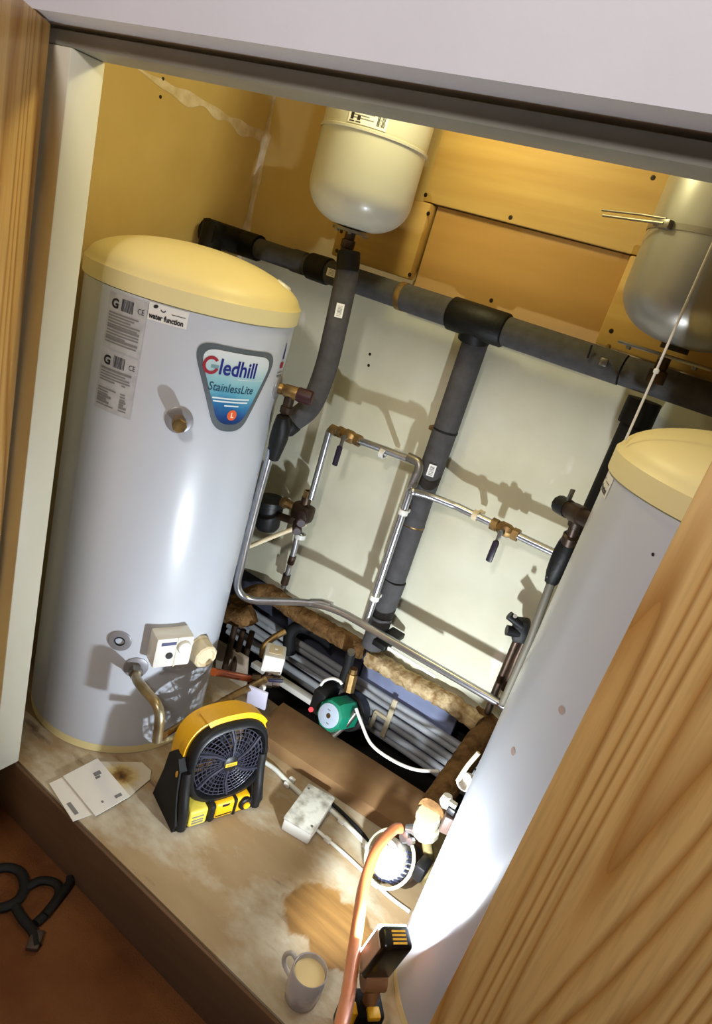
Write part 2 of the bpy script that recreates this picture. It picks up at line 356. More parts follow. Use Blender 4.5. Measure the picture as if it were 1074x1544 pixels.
# doors
g = G(); hp = V((0.012, -0.085, 0)); dd = V((0.641, -0.767, 0)); dn = V((-0.767, -0.641, 0))
t = struct('door_1', g.box(hp + dd * .33 + dn * .022 + V((0, 0, .792)), (.66, .044, 1.976), (dd, dn, (0, 0, 1)), .002), oak_left)
hg = G()
for z in (.2, 1.5): hg.cyl(hp + V((-.008, -.006, z)), hp + V((-.008, -.006, z + .09)), .007, 12)
obj('hinge', hg, steel, t)
struct('door_2', G().cbox((1.327, -0.135, -0.19), (2.03, -0.091, 1.776), .0015), oak_right)

# timber boards on the back wall
b_ = tag(obj('plywood_board', G().cbox((.325, YB - .034, 1.737), (1.30, YB - .002, 2.16), .0015), ply), 'wide orange plywood board high on the back wall between the two pressure vessels', 'board')
for u, v in [(642, 294), (770, 328), (985, 268)]: obj('screw', G().lathe([(0, .002), (.005, .0015), (.006, 0)], P(u, v, y=YB - .034), (0, -1, 0), 10), screwm, b_)
b_ = tag(obj('hardboard_panel', G().cbox((.368, YB - .016, 1.45), (.926, YB - .002, 1.734), .001), ply2), 'thin brown board recessed below the plywood, behind the grey pipe', 'board')
for u, v in [(741, 453)]: obj('screw', G().lathe([(0, .002), (.005, .0015), (.006, 0)], P(u, v, y=YB - .016), (0, -1, 0), 10), screwm, b_)
b_ = tag(obj('mounting_block', G().cbox((.075, YB - .05, 1.525), (.362, YB - .002, 1.733), .006), ply), 'thick plywood mounting block behind the neck of the white vessel', 'board')
for u, v in [(646, 322), (618, 414), (515, 349), (508, 378)]: obj('screw', G().lathe([(0, .002), (.005, .0015), (.006, 0)], P(u, v, y=YB - .05), (0, -1, 0), 10), screwm, b_)
b_ = tag(obj('mounting_block', G().cbox((.930, YB - .05, 1.515), (1.26, YB - .002, 1.733), .006), ply), 'plywood mounting block behind the bottom of the grey metal vessel', 'board')
for u, v in [(922, 499)]: obj('screw', G().lathe([(0, .002), (.005, .0015), (.006, 0)], P(u, v, y=YB - .05), (0, -1, 0), 10), screwm, b_)
# brown board lying along the trench
tag(obj('timber_plank', G().box((.74, .705, .026), (.66, .185, .05), ((math.cos(.07), math.sin(.07), 0), (-math.sin(.07), math.cos(.07), 0), (0, 0, 1)), .003), mdf), 'brown board lying on the floor in front of the pipe trench', 'board')

# ------------------------------------------------------------------ hot water cylinders
def cyl_body(t, c):
    n = 96
    obj('jacket', G().lathe([(.268, .03), (.2745, .031), (.275, .034), (.275, 1.330), (.27, 1.333)], c, n=n), jacket, t)
    obj('base_ring', G().lathe([(0, .001), (.268, .001), (.2735, .003), (.2745, .03), (.268, .0305)], c, n=n), creamlid, t, label='cream base ring')
    pr = [(.272, 1.334), (.281, 1.3335), (.2815, 1.372), (.277, 1.377)]
    for i in range(1, 15):
        a = i / 14 * math.pi / 2; pr.append((.275 * math.cos(a) ** 1.0, 1.377 + .084 * math.sin(a) ** 1.12))
    pr[-1] = (0, pr[-1][1])
    return obj('lid', G().lathe(pr, c, n=n), creamlid, t, label='cream domed plastic lid')
def fr(c, th, z, R=CRAD):
    n = V((math.cos(th), math.sin(th), 0)); return V((c.x, c.y, z)) + n * R, n, V((-n.y, n.x, 0))
ZA = V((0, 0, 1))
tL = thing('hot_water_cylinder', 'tall white hot water cylinder with blue badge and grey labels, on the left', 'water cylinder', CL)
lid = cyl_body(tL, CL)
th, z = oncyl(CL, 378, 417, .25); q = V((CL.x + .222 * math.cos(R_(38)), CL.y + .222 * math.sin(R_(38)), 1.424))
obj('lid_plug', G().lathe([(0, .004), (.02, .003), (.026, -.006)], q, (math.cos(R_(38)) * .35, math.sin(R_(38)) * .35, .9), 20), whiteplastic, lid)

# long spec label, two panels
def strip_label(t, c, th_c, s0, s1, ztop, zbot, zmid):
    f1 = wrap(c, th_c, 0, CRAD + .0012); f2 = wrap(c, th_c, 0, CRAD + .0020)
    for k, (za, zb) in enumerate([(ztop, zmid + .002), (zmid - .002, zbot)]):
        lb = obj('spec_label', wgrid(G(), f1, s0, s1, zb, za, 12), labelgrey, t, label='grey specification label with barcode')
        w = s1 - s0; g = G(); r = random.Random(k)
        wtext(g, f2, 'G', .03, (s0 + .10 * w, za - .034), bold=.0012)
        bars(g, f2, s0 + .38 * w, s0 + .68 * w, za - .036, za - .008, 11, k)
        wtext(g, f2, 'CE', .018, (s0 + .78 * w, za - .03), sx=.8)
        obj('print', g, ink, lb, smooth=False)
        g = G(); z = za - .048
        while z > zb + .008:
            if r.random() < .85:
                a = s0 + .06 * w; e = s0 + w * r.uniform(.55, .94)
                hgt = .0036 if r.random() < .75 else .006
                if k == 1 and z < za - .07:
                    wgrid(g, f2, a, s0 + w * r.uniform(.3, .58), z, z + hgt, 4); wgrid(g, f2, s0 + .68 * w, s0 + w * r.uniform(.74, .9), z, z + hgt, 2)
                else: wgrid(g, f2, a, e, z, z + hgt, 6)
            z -= .0068
        obj('small_print', g, inkgrey, lb, smooth=False)
strip_label(tL, CL, R_(-77), -.052, .056, 1.322, 1.04, 1.19)
def word_label(t, c, thd, text, flip=False):
    f1 = wrap(c, R_(thd), 0, CRAD + .0012); f2 = wrap(c, R_(thd), 0, CRAD + .0020)
    lb = obj('sticker', wgrid(G(), f1, -.046, .046, 1.288, 1.328, 8), stickerwhite, t, label='small white approval sticker')
    g = G(); wtext(g, f2, text, .017, (-.043, 1.293), bold=.0007, sx=.80); g.add([f2(*rot2((math.cos(a) * .006, math.sin(a) * .004), .4, (-.03, 1.321))) for a in [i * .52 for i in range(12)]], [tuple(range(12))])
    for i in range(8):
        a0, a1 = math.pi * (1.1 + .8 * i / 8), math.pi * (1.1 + .8 * (i + 1) / 8)
        g.add([f2(-.012 + math.cos(a) * r, 1.319 + math.sin(a) * r) for a, r in ((a0, .007), (a1, .007), (a1, .0045), (a0, .0045))], [(0, 1, 2, 3)])
    wgrid(g, f2, .008, .04, 1.312, 1.3135, 3)
    obj('print', g, ink, lb, smooth=False)
word_label(tL, CL, -55.5, 'water function')
# rounded triangular badge
def rounded(poly, r, n=8):
    out = []; N_ = len(poly)
    for i in range(N_):
        a, b, c = V(poly[i - 1]), V(poly[i]), V(poly[(i + 1) % N_]); rr = r[i]
        p0 = b + (a - b).normalized() * rr; p1 = b + (c - b).normalized() * rr
        for j in range(n + 1): t = j / n; q = p0 * (1 - t)**2 + b * (2 * t * (1 - t)) + p1 * t * t; out.append((q.x, q.y))
    return out
def wpoly(g, f, poly, rings=10):
    cx_ = sum(p[0] for p in poly) / len(poly); cy_ = sum(p[1] for p in poly) / len(poly); n = len(poly)
    vs = [f(cx_, cy_)]; fs = []
    for k in range(1, rings + 1):
        vs += [f(cx_ + (p[0] - cx_) * k / rings, cy_ + (p[1] - cy_) * k / rings) for p in poly]
    for i in range(n):
        j = (i + 1) % n; fs.append((0, 1 + i, 1 + j))
        for k in range(rings - 1): a = 1 + k * n; fs.append((a + i, a + n + i, a + n + j, a + j))
    return g.add(vs, fs)
BTH = R_(-15.5); BZ = 1.178
bf = lambda e: wrap(CL, BTH, BZ, CRAD + e)
tri = [(-.133, .096), (.132, .088), (.046, -.122), (-.036, -.122)]
def dens(poly, k=4): return [(a[0] + (b[0] - a[0]) * j / k, a[1] + (b[1] - a[1]) * j / k) for a, b in zip(poly, poly[1:] + poly[:1]) for j in range(k)]
po = dens(rounded(tri, [.062, .062, .036, .036])); pi_ = dens(rounded([(x * .85, y * .85 + .001) for x, y in tri], [.052, .052, .03, .03]))
badge = obj('badge', wpoly(G(), bf(.0016), po), mat('badge_rim_grey', (98, 106, 112), .35, .3), tL, label='rounded triangular badge with a grey rim')
bm_ = mat('badge_face_print', (220, 220, 230), .3); nt, N, L, b = nodes(bm_)
tc = N.new('ShaderNodeTexCoord'); sp = N.new('ShaderNodeSeparateXYZ'); L.new(tc.outputs['Object'], sp.inputs[0])
nz = N.new('ShaderNodeTexNoise'); nz.inputs['Scale'].default_value = 14; nz.inputs['Detail'].default_value = 3; L.new(tc.outputs['Object'], nz.inputs[0])
ma_ = N.new('ShaderNodeMath'); ma_.operation = 'MULTIPLY_ADD'; ma_.inputs[1].default_value = .05; L.new(nz.outputs[0], ma_.inputs[0]); L.new(sp.outputs[2], ma_.inputs[2])
mr = N.new('ShaderNodeMapRange'); mr.inputs[1].default_value = BZ - .085; mr.inputs[2].default_value = BZ + .15; L.new(ma_.outputs[0], mr.inputs[0])
rp = N.new('ShaderNodeValToRGB'); E_ = rp.color_ramp.elements; E_[0].position = .0; E_[0].color = lin((14, 44, 96)); E_[1].position = .95; E_[1].color = lin((228, 224, 230))
for p_, c_ in ((.12, (20, 66, 130)), (.24, (40, 116, 170)), (.36, (96, 166, 190)), (.50, (142, 190, 200)), (.70, (206, 216, 220))): e = E_.new(p_); e.color = lin(c_)
L.new(mr.outputs[0], rp.inputs[0]); L.new(rp.outputs[0], b.inputs['Base Color'])
face = obj('badge_face', wpoly(G(), bf(.0022), pi_), bm_, badge, label='blue to white printed face reading Gledhill StainlessLite')
f3 = bf(.0030); f4 = bf(.0034)
navy = mat('navy_ink', (16, 24, 120), .5); redi = mat('red_ink', (150, 20, 40), .5); whitei = mat('white_ink', (220, 232, 238), .5); orangei = mat('orange_ink', (226, 96, 48), .5)
g = G(); wtext(g, f3, 'ledhill', .054, (-.056, .024), ang=-.02, bold=.0011, sx=.86)
def glyph(name, g, ma): return obj(name, g, ma, badge, smooth=False)
glyph('lettering', g, navy)
g = G(); n = 22; gc = (-.076, .042)
for i in range(n):
    a0, a1 = R_(40) + (R_(300)) * i / n, R_(40) + R_(300) * (i + 1) / n
    g.add([f3(gc[0] + math.cos(a) * r * .92, gc[1] + math.sin(a) * r) for a, r in ((a0, .0225), (a1, .0225), (a1, .0145), (a0, .0145))], [(0, 1, 2, 3)])
glyph('initial', g, redi)
g = G().add([f3(gc[0] + x, gc[1] + y) for x, y in ((.0, .002), (.019, .002), (.019, -.006), (.0, -.006))], [(0, 1, 2, 3)]); glyph('initial_bar', g, mat('pale_teal_ink', (110, 150, 160), .5))
g = G(); wtext(g, f3, 'StainlessLite', .030, (-.074, -.018), ang=-.02, bold=.0002, sx=.88, shear=.1); glyph('lettering', g, mat('dark_teal_ink', (14, 60, 84), .5))
g = G()
for zz, a, e in ((-.038, -.058, .05), (-.046, -.054, .046), (-.056, -.022, .02)): wgrid(g, f3, a, e, zz, zz + .004, 5)
wgrid(g, f3, 0.0, .085, .0145, .016, 4)
glyph('small_print', g, whitei)
g = G(); g.add([f3(.006 + math.cos(i * math.pi / 10) * .014, -.078 + math.sin(i * math.pi / 10) * .014) for i in range(20)], [tuple(range(20))]); glyph('energy_dot', g, orangei)
g = G(); wtext(g, f4, 'L', .018, (.002, -.084), bold=.0008); glyph('dot_letter', g, mat('cream_ink', (250, 220, 180), .5))
# little flag emblem near the right edge
fe = wrap(CL, R_(21), 0, CRAD + .0015); g = G()
g.add([fe(x, 1.235 + y) for x, y in ((-.002, .055), (.002, .055), (.006, .012), (-.006, .012))], [(0, 1, 2, 3)])
e_ = obj('emblem', g, navy, tL, smooth=False); g = G(); wgrid(g, fe, -.012, .012, 1.222, 1.238, 2); obj('emblem_block', g, redi, e_, smooth=False)
g = G(); wgrid(g, fe, -.02, .02, 1.208, 1.212, 3); wgrid(g, fe, -.02, .02, 1.198, 1.202, 3); obj('print', g, inkgrey, e_, smooth=False)

rosm = mat('dull_rosette', (142, 140, 144), .4, .3)
def rosette(t, c, u, v, r=.030, port=False, th=None):
    a, z = oncyl(c, u, v); p, n, s = fr(c, a, z)
    ro = obj('rosette', G().lathe([(r, -.001), (r, .0025), (r * .93, .004), (r * .45, .004), (r * .40, -.004 if port else .004), (0, -.004 if port else .004)], p, n, 36), rosm, t)
    return p, n, s, ro
p, n, s, ro = rosette(tL, CL, 270, 633, .034)
obj('brass_plug', G().lathe([(.0, .004), (.015, .004), (.015, .02), (.018, .022), (.018, .05), (.016, .053), (0, .053)], p, n, 8), brass, ro, ang=30, label='brass plug')
p, n, s, ro = rosette(tL, CL, 181, 966, .032, True)
obj('port_hole', G().lathe([(.013, .003), (.012, -.012), (0, -.012)], p + n * .004, n, 16), rubber, ro)
p, n, s, ro = rosette(tL, CL, 205, 1006, .034)
pth = fillet([p - n * .0, p + n * .052, P(214, 1035, y=.165), P(243, 1068, y=.15), P(237, 1117, y=.15)], [.03, .03, .04])
dp = obj('drain_pipe', G().tube(pth, .0135, 14), mat('dull_brass_pipe', (176, 164, 134), .35, .8, col2=(140, 122, 88), scale=20), tL, label='bent dull brass drain pipe')
obj('nut', G().lathe([(.011, .012), (.02, .012), (.02, .034), (.011, .034)], p, n, 6), steel, dp, ang=25)
# thermostat box and immersion heater cap
a, z = oncyl(CL, 262, 984, .33); p, n, s = fr(CL, a, z, .3)
tb = obj('thermostat_box', G().box(p, (.060, .108, .098), (n, s, ZA), .006), whiteplastic, tL, label='white thermostat control box')
f = plane(p + n * .0306, s, ZA)
obj('knob', G().lathe([(.02, 0), (.02, .006), (.017, .010), (0, .010)], f(.026, .018), n, 24), whiteplastic, tb)
obj('button', G().lathe([(.010, 0), (.010, .003), (0, .003)], f(-.012, -.008), n, 16), black, tb)
obj('print', G().add([f(-.040, .026), f(.003, .026), f(.003, .037), f(-.040, .037)], [(0, 1, 2, 3)]), mat('blue_print', (60, 62, 100), .5), tb, smooth=False)
obj('cover_seam', G().box(f(.006, .0), (.002, .002, .098), (n, s, ZA)), beige, tb)
a, z = oncyl(CL, 310, 985, .31); p, n, s = fr(CL, a, z - .0, .275)
dn_ = (n + V((.25, -.30, 0))).normalized()
obj('heater_cap', G().lathe([(.043, 0), (.043, .014), (.040, .016), (.038, .055), (.033, .060), (.028, .060), (.024, .054), (0, .054)], p - n * .004, dn_, 10), beige, tL, ang=25, label='beige faceted immersion heater cap')
# relief valve at the right edge
a, z = oncyl(CL, 414, 583); a = R_(24); p, n, s = fr(CL, a, 1.165)
rv = obj('valve_rosette', G().lathe([(.034, -.001), (.034, .003), (.02, .005), (0, .005)], p, n, 28), rosm, tL)
vd = V((.93, -.30, .0)).normalized(); v0 = p + n * .004
vb = obj('relief_valve', G().lathe([(.010, 0), (.016, .002), (.016, .012), (.013, .014), (.018, .02), (.019, .055), (0, .056)], v0, n, 12), brass, tL, label='brass relief valve')
obj('valve_cap', G().lathe([(0, .054), (.019, .054), (.021, .06), (.021, .095), (.017, .099), (0, .099)], v0, n, 10), mat('dark_red_plastic', (52, 18, 22), .5), vb)
obj('valve_outlet', G().lathe([(.015, 0), (.014, .035), (.018, .037), (.018, .055), (.013, .057), (.013, .085), (0, .085)], v0 + n * .036 + V((0, 0, -.006)), (0, 0, -1), 10), darkbrass, vb)
RV = v0 + n * .036

tR = thing('hot_water_cylinder', 'tall white hot water cylinder behind the oak door on the right', 'water cylinder', CR)
cyl_body(tR, CR)
word_label(tR, CR, -163, 'water function')
fR = wrap(CR, 0, 0, CRAD + .0015); g = G(); wgrid(g, wrap(CR, R_(176), 0, CRAD + .0015), -.01, .012, 1.24, 1.325, 2); obj('red_label', g, mat('red_print', (170, 70, 50), .5), tR, smooth=False)
for u, v in [(847, 1071), (774, 1133), (985, 836)]:
    a, z = oncyl(CR, u, v); p, n, s = fr(CR, a, z); rr = .008 if v > 1000 else .003
    obj('stain', G().lathe([(0, .0006), (rr, .0003)], p, n, 10), mat('pink_mark', (176, 156, 148), .6) if v > 1000 else ink, tR)
# valves on the back left of the right cylinder
def bolt(g, a, b, r, n=8): g.cyl(a, b, r, n)
A0 = P(876, 778, y=.52); A1 = P(838, 757, y=.60)
d_ = (A1 - A0).normalized()
rv2 = obj('relief_valve', G().lathe([(.0, -.05), (.018, -.05), (.018, -.01), (.022, -.008), (.022, .03), (.019, .034), (.019, .05), (0, .05)], A0, d_, 14), darkbrass, tR, label='dark bronze relief valve with black cap')
obj('valve_cap', G().lathe([(0, .05), (.021, .05), (.022, .055), (.022, .092), (.018, .096), (0, .096)], A0, d_, 12), black, rv2)
obj('lever', G().box(A0 + d_ * .058 + V((-.004, -.004, .03)), (.008, .01, .034), (d_, d_.cross(ZA).normalized(), ZA), .002), steel, rv2)
B0 = A0 + d_ * .006; B1 = P(858, 818, y=.56); 
obj('valve_tail', G().lathe([(.016, 0), (.018, .03), (.013, .035), (.013, .06), (.019, .063), (.019, .085), (.014, .09), (0, .09)], B0, B1 - B0, 10), darkbrass, rv2)

# ------------------------------------------------------------------ pipework
def sticker(t, c, nrm, up, w=.022, h=.034, seed=0, R=None):
    nrm = V(nrm).normalized(); up = V(up).normalized(); sd = up.cross(nrm).normalized(); c = V(c)
    st_ = obj('sticker', G().box(c, (w, h, .0012), (sd, up, nrm)), stickerwhite, t, label='small white barcode sticker')
    f = plane(c + nrm * .0010, sd, up); g = G(); r = random.Random(seed); y = -h * .38
    while y < h * .36:
        k = r.uniform(.0008, .0016); g.add([f(-w * .30, y), f(w * .30, y), f(w * .30, y + k), f(-w * .30, y + k)], [(0, 1, 2, 3)]); y += k + r.uniform(.0016, .0034)
    obj('print', g, ink, st_, smooth=False)
def camdir(p): return (CAMP - V(p)).normalized()
def perp(v, axis): v = V(v); axis = V(axis).normalized(); return (v - axis * v.dot(axis)).normalized()

# high horizontal insulated run
HY, HZ = .80, 1.478
t = thing('insulated_pipe', 'long horizontal grey foam covered pipe along the back wall with black tape joints', 'pipe', (.4, HY, HZ))
E0 = V((-.185, HY, HZ)); 
obj('foam_sleeve', G().tube(dense([(-.20, HY, HZ), (.06, HY, HZ)], .02), .031, 20), foam, t)
obj('foam_sleeve', G().tube(dense([(.06, HY, HZ), (.385, HY, HZ)], .03), .035, 20), foam, t)
obj('foam_sleeve', G().tube(dense([(.389, HY, HZ), (1.03, HY, HZ)], .03), .038, 20), foam, t)
obj('foam_sleeve', G().tube(dense([(1.034, HY, HZ), (1.75, HY, HZ)], .03), .036, 20), foam, t)
obj('tape_elbow', G().tube(fillet([(-.165, HY, HZ), (-.255, HY, HZ), (-.262, HY - .14, HZ + .006)], .045), .040, 14).tube([(-.258, HY - .115, HZ + .040), (-.260, HY - .12, HZ - .13)], .037, 14), tape, t, ang=50, label='elbow wrapped in black tape')
obj('tape_wrap', G().tube([(.045, HY, HZ), (.05, HY, HZ), (.12, HY, HZ), (.124, HY, HZ)], [.033, .039, .040, .036], 18), tape, t)
obj('tape_wrap', G().tube([(-.02, HY, HZ), (-.018, HY, HZ), (.03, HY, HZ), (.032, HY, HZ)], [.030, .034, .034, .030], 18), foam, t)
obj('pipe_clip', G().tube([(.378, HY, HZ), (.396, HY, HZ)], .0395, 20), brass, t)
c = V((.155, HY, HZ)); nr = perp(camdir(c), (1, 0, 0)); sticker(t, c + nr * .0358, nr, (0, nr.z * -1 if 0 else 0, 1) if 0 else nr.cross(V((1, 0, 0))) * -1, .034, .022, 3)
obj('tape_tee', G().tube([(.546, HY + .0, HZ), (.551, HY, HZ), (.711, HY, HZ), (.716, HY, HZ)], [.040, .045, .045, .040], 18).tube([(.628, HY + .01, HZ), (.626, HY + .025, HZ - .050)], .045, 18), tape, t, ang=50, label='tee wrapped in black tape')
# central vertical insulated pipe
VX, VY = .612, .848
t = thing('insulated_pipe', 'thick vertical grey foam covered pipe down the middle of the back wall', 'pipe', (VX, VY, .42))
zs = [HZ - .052, 1.165, 1.158, .96, .955, .855, .85, .66, .655, .525, .52, .40]
xs = [.624, .624, .624, .622, .622, .624, .624, .624, .628, .624, .624, .626]
for k in range(0, len(zs), 2):
    obj('foam_sleeve', G().tube(dense([(xs[k], VY - .002, zs[k]), (xs[k + 1], VY - .002, zs[k + 1])], .03), .0365, 22), foam, t)
for z in (1.162, .852): obj('pipe_tie', G().tube([(.624, VY, z - .004), (.624, VY, z + .004)], .0372, 20, caps=False), brass if z < 1 else rubber, t)
c = P(653, 711, y=VY - .04); nr = perp(camdir(c), ZA); sticker(t, V((.624, VY - .002, c.z)) + nr * .0385, nr, ZA, .022, .036, 5)
obj('bracket', G().cyl((.575, VY + .01, 1.15), (.575, YB, 1.15), .008, 10).box((.588, VY + .01, 1.15), (.04, .014, .014), None, .003), brass, t)
# vessel drop pipe
t = thing('insulated_pipe', 'grey foam covered pipe dropping from the white vessel and bending towards the left cylinder', 'pipe', (.26, .68, 1.1))
pd = [P(526, 386, y=.69), P(522, 420, y=.69), P(505, 500, y=.675), P(490, 560, y=.66), P(468, 612, y=.63), P(438, 637, y=.60)]
sp_ = spline(pd, 8)
obj('foam_sleeve', G().tube(sp_, .0325, 20), foam, t)
dd2 = (sp_[-1] - sp_[-2]).normalized()
obj('tape_wrap', G().tube([sp_[-1] - dd2 * .012, sp_[-1] - dd2 * .008, sp_[-1] + dd2 * .018, sp_[-1] + dd2 * .035], [.033, .036, .036, .026], 12), tape, t, ang=60)
obj('tape_patch', G().tube([sp_[0] + V((.0, -.004, .01)), sp_[3] + V((.004, -.006, 0)), sp_[6] + V((.004, -.006, 0))], [.0315, .0325, .031], 12), tape, t)
c = P(503, 466, y=.645); i = min(range(len(sp_)), key=lambda k: (sp_[k] - c).length); ax_ = (sp_[i + 1] - sp_[i - 1]).normalized(); nr = perp(camdir(sp_[i]), ax_)
sticker(t, sp_[i] + nr * .0332, nr, -ax_, .022, .038, 8)

# big bright pipe from the relief valve down and along the wall
t = thing('zinc_pipe', 'bright bent pipe running down beside the left cylinder and along the foot of the wall', 'pipe', (.26, .6, .48))
T0 = V((RV.x, RV.y, RV.z - .08))
q0 = P(424, 655, y=.52); q1 = P(410, 676, y=.54); q2 = P(354, 880, y=.60); q2.x = q2.x
pc = fillet([q1, P(384, 770, y=.59), P(351, 905, y=.63), P(492, 909, y=.755), P(770, 1070, y=.755)], [.2, .10, .10], 10)
obj('pipe', G().tube(pc, .0125, 16), chrome, t)
obj('tape_wrap', G().tube([P(427, 628, y=.51), P(425, 645, y=.52), P(420, 662, y=.54), P(412, 690, y=.555)], [.017, .026, .025, .019], 12, jit=.06), tape, t, ang=60, label='black taped valve joint')
obj('socket', G().tube([P(468, 909, y=.733), P(485, 909, y=.749), P(500, 914, y=.755)], .0145, 14), chrome, t)
obj('pipe_clip', G().box(P(574, 970, y=.755) + V((0, .055, -.005)), (.05, .13, .02), None, .004), tape, t)
obj('paper_tag', G().box(P(620, 998, y=.742), (.17, .003, .009)), stickerwhite, t)

# wall loop: riser, top run with lever valve, down leg
WY = .80
t = thing('zinc_pipe', 'zinc pipe loop on the back wall rising over a lever valve and down again', 'pipe', (.42, WY, .5))
a0 = P(469, 752, y=WY); a1 = P(502, 650, y=WY); a2 = P(627, 697, y=WY); a3 = P(616, 742, y=WY - .02); a4 = P(556, 935, y=WY - .02)
a1.x = a0.x; a1.z += .004; a3.x = a4.x = (a3.x + a4.x) / 2 
obj('pipe', G().tube(fillet([a0, a1, (a1.x + .06, WY, a1.z)], .012), .0115, 14), chrome, t)
obj('pipe', G().tube(fillet([(a1.x + .05, WY, a1.z), (a3.x - .003, WY, a2.z + .004), (a3.x - .002, WY - .018, a3.z + .02), a3, a4], [.03, .01, .01]), .0118, 14), chrome, t)
obj('elbow', G().tube(fillet([(a3.x - .05, WY, a2.z + .005), (a3.x - .003, WY, a2.z + .004), (a3.x - .002, WY - .012, a3.z + .02)], .03), .0145, 14), steel, t)
def lever_valve(t, c, ang=0, dl=V((.0, -.03, -.09))):
    c = V(c); g = G(); ax_ = V((1, 0, 0))
    vb = obj('valve_body', G().lathe([(.013, -.042), (.019, -.042), (.019, -.024), (.015, -.022), (.021, -.012), (.021, .012), (.015, .022), (.019, .024), (.019, .042), (.013, .042)], c, ax_, 8), brass, t, ang=30, label='brass lever valve')
    st0 = c + V((0, -.034, -.004)); g.cyl(c, st0, .009, 10); obj('stem', g, steel, vb)
    g = G().box(st0 + V((0, 0, -.012)), (.012, .004, .034), None, .001); obj('lever_arm', g, steel, vb)
    d = V((-.012, 0, -1)).normalized(); sx_ = V((1, 0, -.012)).normalized()
    obj('lever_grip', G().box(st0 + d * .058 + V((0, -.003, 0)), (.019, .010, .066), (sx_, V((0, 1, 0)), -d), .0045), mat('dark_purple_grip', (30, 22, 40), .45), vb, label='dark lever grip')
lever_valve(t, P(527, 658, y=WY))
obj('compression_nut', G().lathe([(.012, -.012), (.017, -.012), (.017, .012), (.012, .012)], (a1.x + .014, WY, a1.z), (1, 0, 0), 6), brass, t, ang=20)
for u, v, ax_ in [(579, 679, (1, 0, 0)), (607, 768, (0, 0, 1)), (565, 897, (0, 0, 1))]:
    c = P(u, v, y=WY - .005)
    if ax_[2]: c.x = a4.x; c.y = WY - .02
    else: c.z = a1.z
    obj('pipe_clip', G().lathe([(.0115, -.008), (.0155, -.008), (.0155, .008), (.0115, .008)], c, ax_, 16).box(c + V((0, .05, 0)), (.016, .09, .012), None, .002), whiteplastic, t)
# cross run to the right cylinder
t = thing('zinc_pipe', 'zinc pipe with lever valve crossing the thick grey pipe towards the right cylinder', 'pipe', (.85, WY, .98))
WY = .835
b0 = P(625, 740, y=WY - .015); b1 = P(640, 744, y=.775); b2 = P(668, 752, y=.785); b3 = P(690, 763, y=WY - .01); b4 = P(838, 836, y=WY - .01)
b3.z = b4.z = (b3.z + b4.z) / 2
sp_ = spline([V((a3.x, .778, b3.z - .0)), V((a3.x + .012, .768, b3.z + .002)), V((.630, .775, b3.z + .003)), V((.668, .80, b3.z + .002)), b3], 7) + [b4 + V((.02, 0, 0))]
obj('pipe', G().tube(sp_, .0115, 14), chrome, t)
c = P(762, 798, y=WY - .01); c.z = b3.z; lever_valve(t, c)
c = P(718, 776, y=WY - .01); c.z = b3.z
obj('pipe_clip', G().lathe([(.0115, -.008), (.0155, -.008), (.0155, .008), (.0115, .008)], c, (1, 0, 0), 16).box(c + V((0, .028, 0)), (.018, .05, .014), None, .002), beige, t)
# black taped valve on the right cylinder, with its pipe going down
t = thing('taped_valve', 'black taped valve with a grey tail pipe beside the right cylinder', 'valve', P(845, 850, y=.62))
k0, k1, k2, k3 = P(864, 806, y=.60), P(858, 822, y=.61), P(836, 866, y=.63), P(832, 876, y=.64)
obj('valve_body', G().tube([k0, k1, k1.lerp(k2, .3), k1.lerp(k2, .7), k2, k3], [.016, .026, .028, .025, .022, .017], 10, jit=.05), tape, t, ang=60)
obj('side_nut', G().lathe([(.0, -.02), (.015, -.02), (.015, .0), (.0, .0)], k2 + V((-.012, -.005, 0)), (-.8, -.3, .3), 8), black, t)
obj('tail_pipe', G().tube(dense([k2, P(800, 965, y=.66), P(758, 1062, y=.70)], .04), .011, 12), mat('grey_brown_pipe', (96, 90, 76), .6), t)
# lower dark valve right
t = thing('isolating_valve', 'black valve with two stubby knobs low beside the right cylinder', 'valve', P(780, 950, y=.82))
c = P(786, 950, y=.82)
obj('valve_body', G().box(c, (.05, .045, .07), ((.9, .2, .3), (-.2, .97, .0), (-.3, 0, .95)), .012), tape, t)
obj('knob', G().cyl(c + V((0, -.01, .018)), P(768, 928, y=.79), .013, 12), black, t); obj('knob', G().cyl(c + V((0, -.01, -.006)), P(764, 950, y=.79), .015, 12), black, t)
obj('screw', G().cyl(P(777, 929, y=.775), P(777, 929, y=.765), .006, 10), steel, t)
obj('tail_pipe', G().tube(dense([c, P(765, 1000, y=.83), P(748, 1040, y=.84), P(735, 1075, y=.85)], .03), .011, 12), darkbrass, t)
obj('tail_pipe', G().tube(dense([c + V((.02, 0, 0)), P(780, 990, y=.82), P(760, 1040, y=.83)], .03), .010, 12), darkbrass, t)

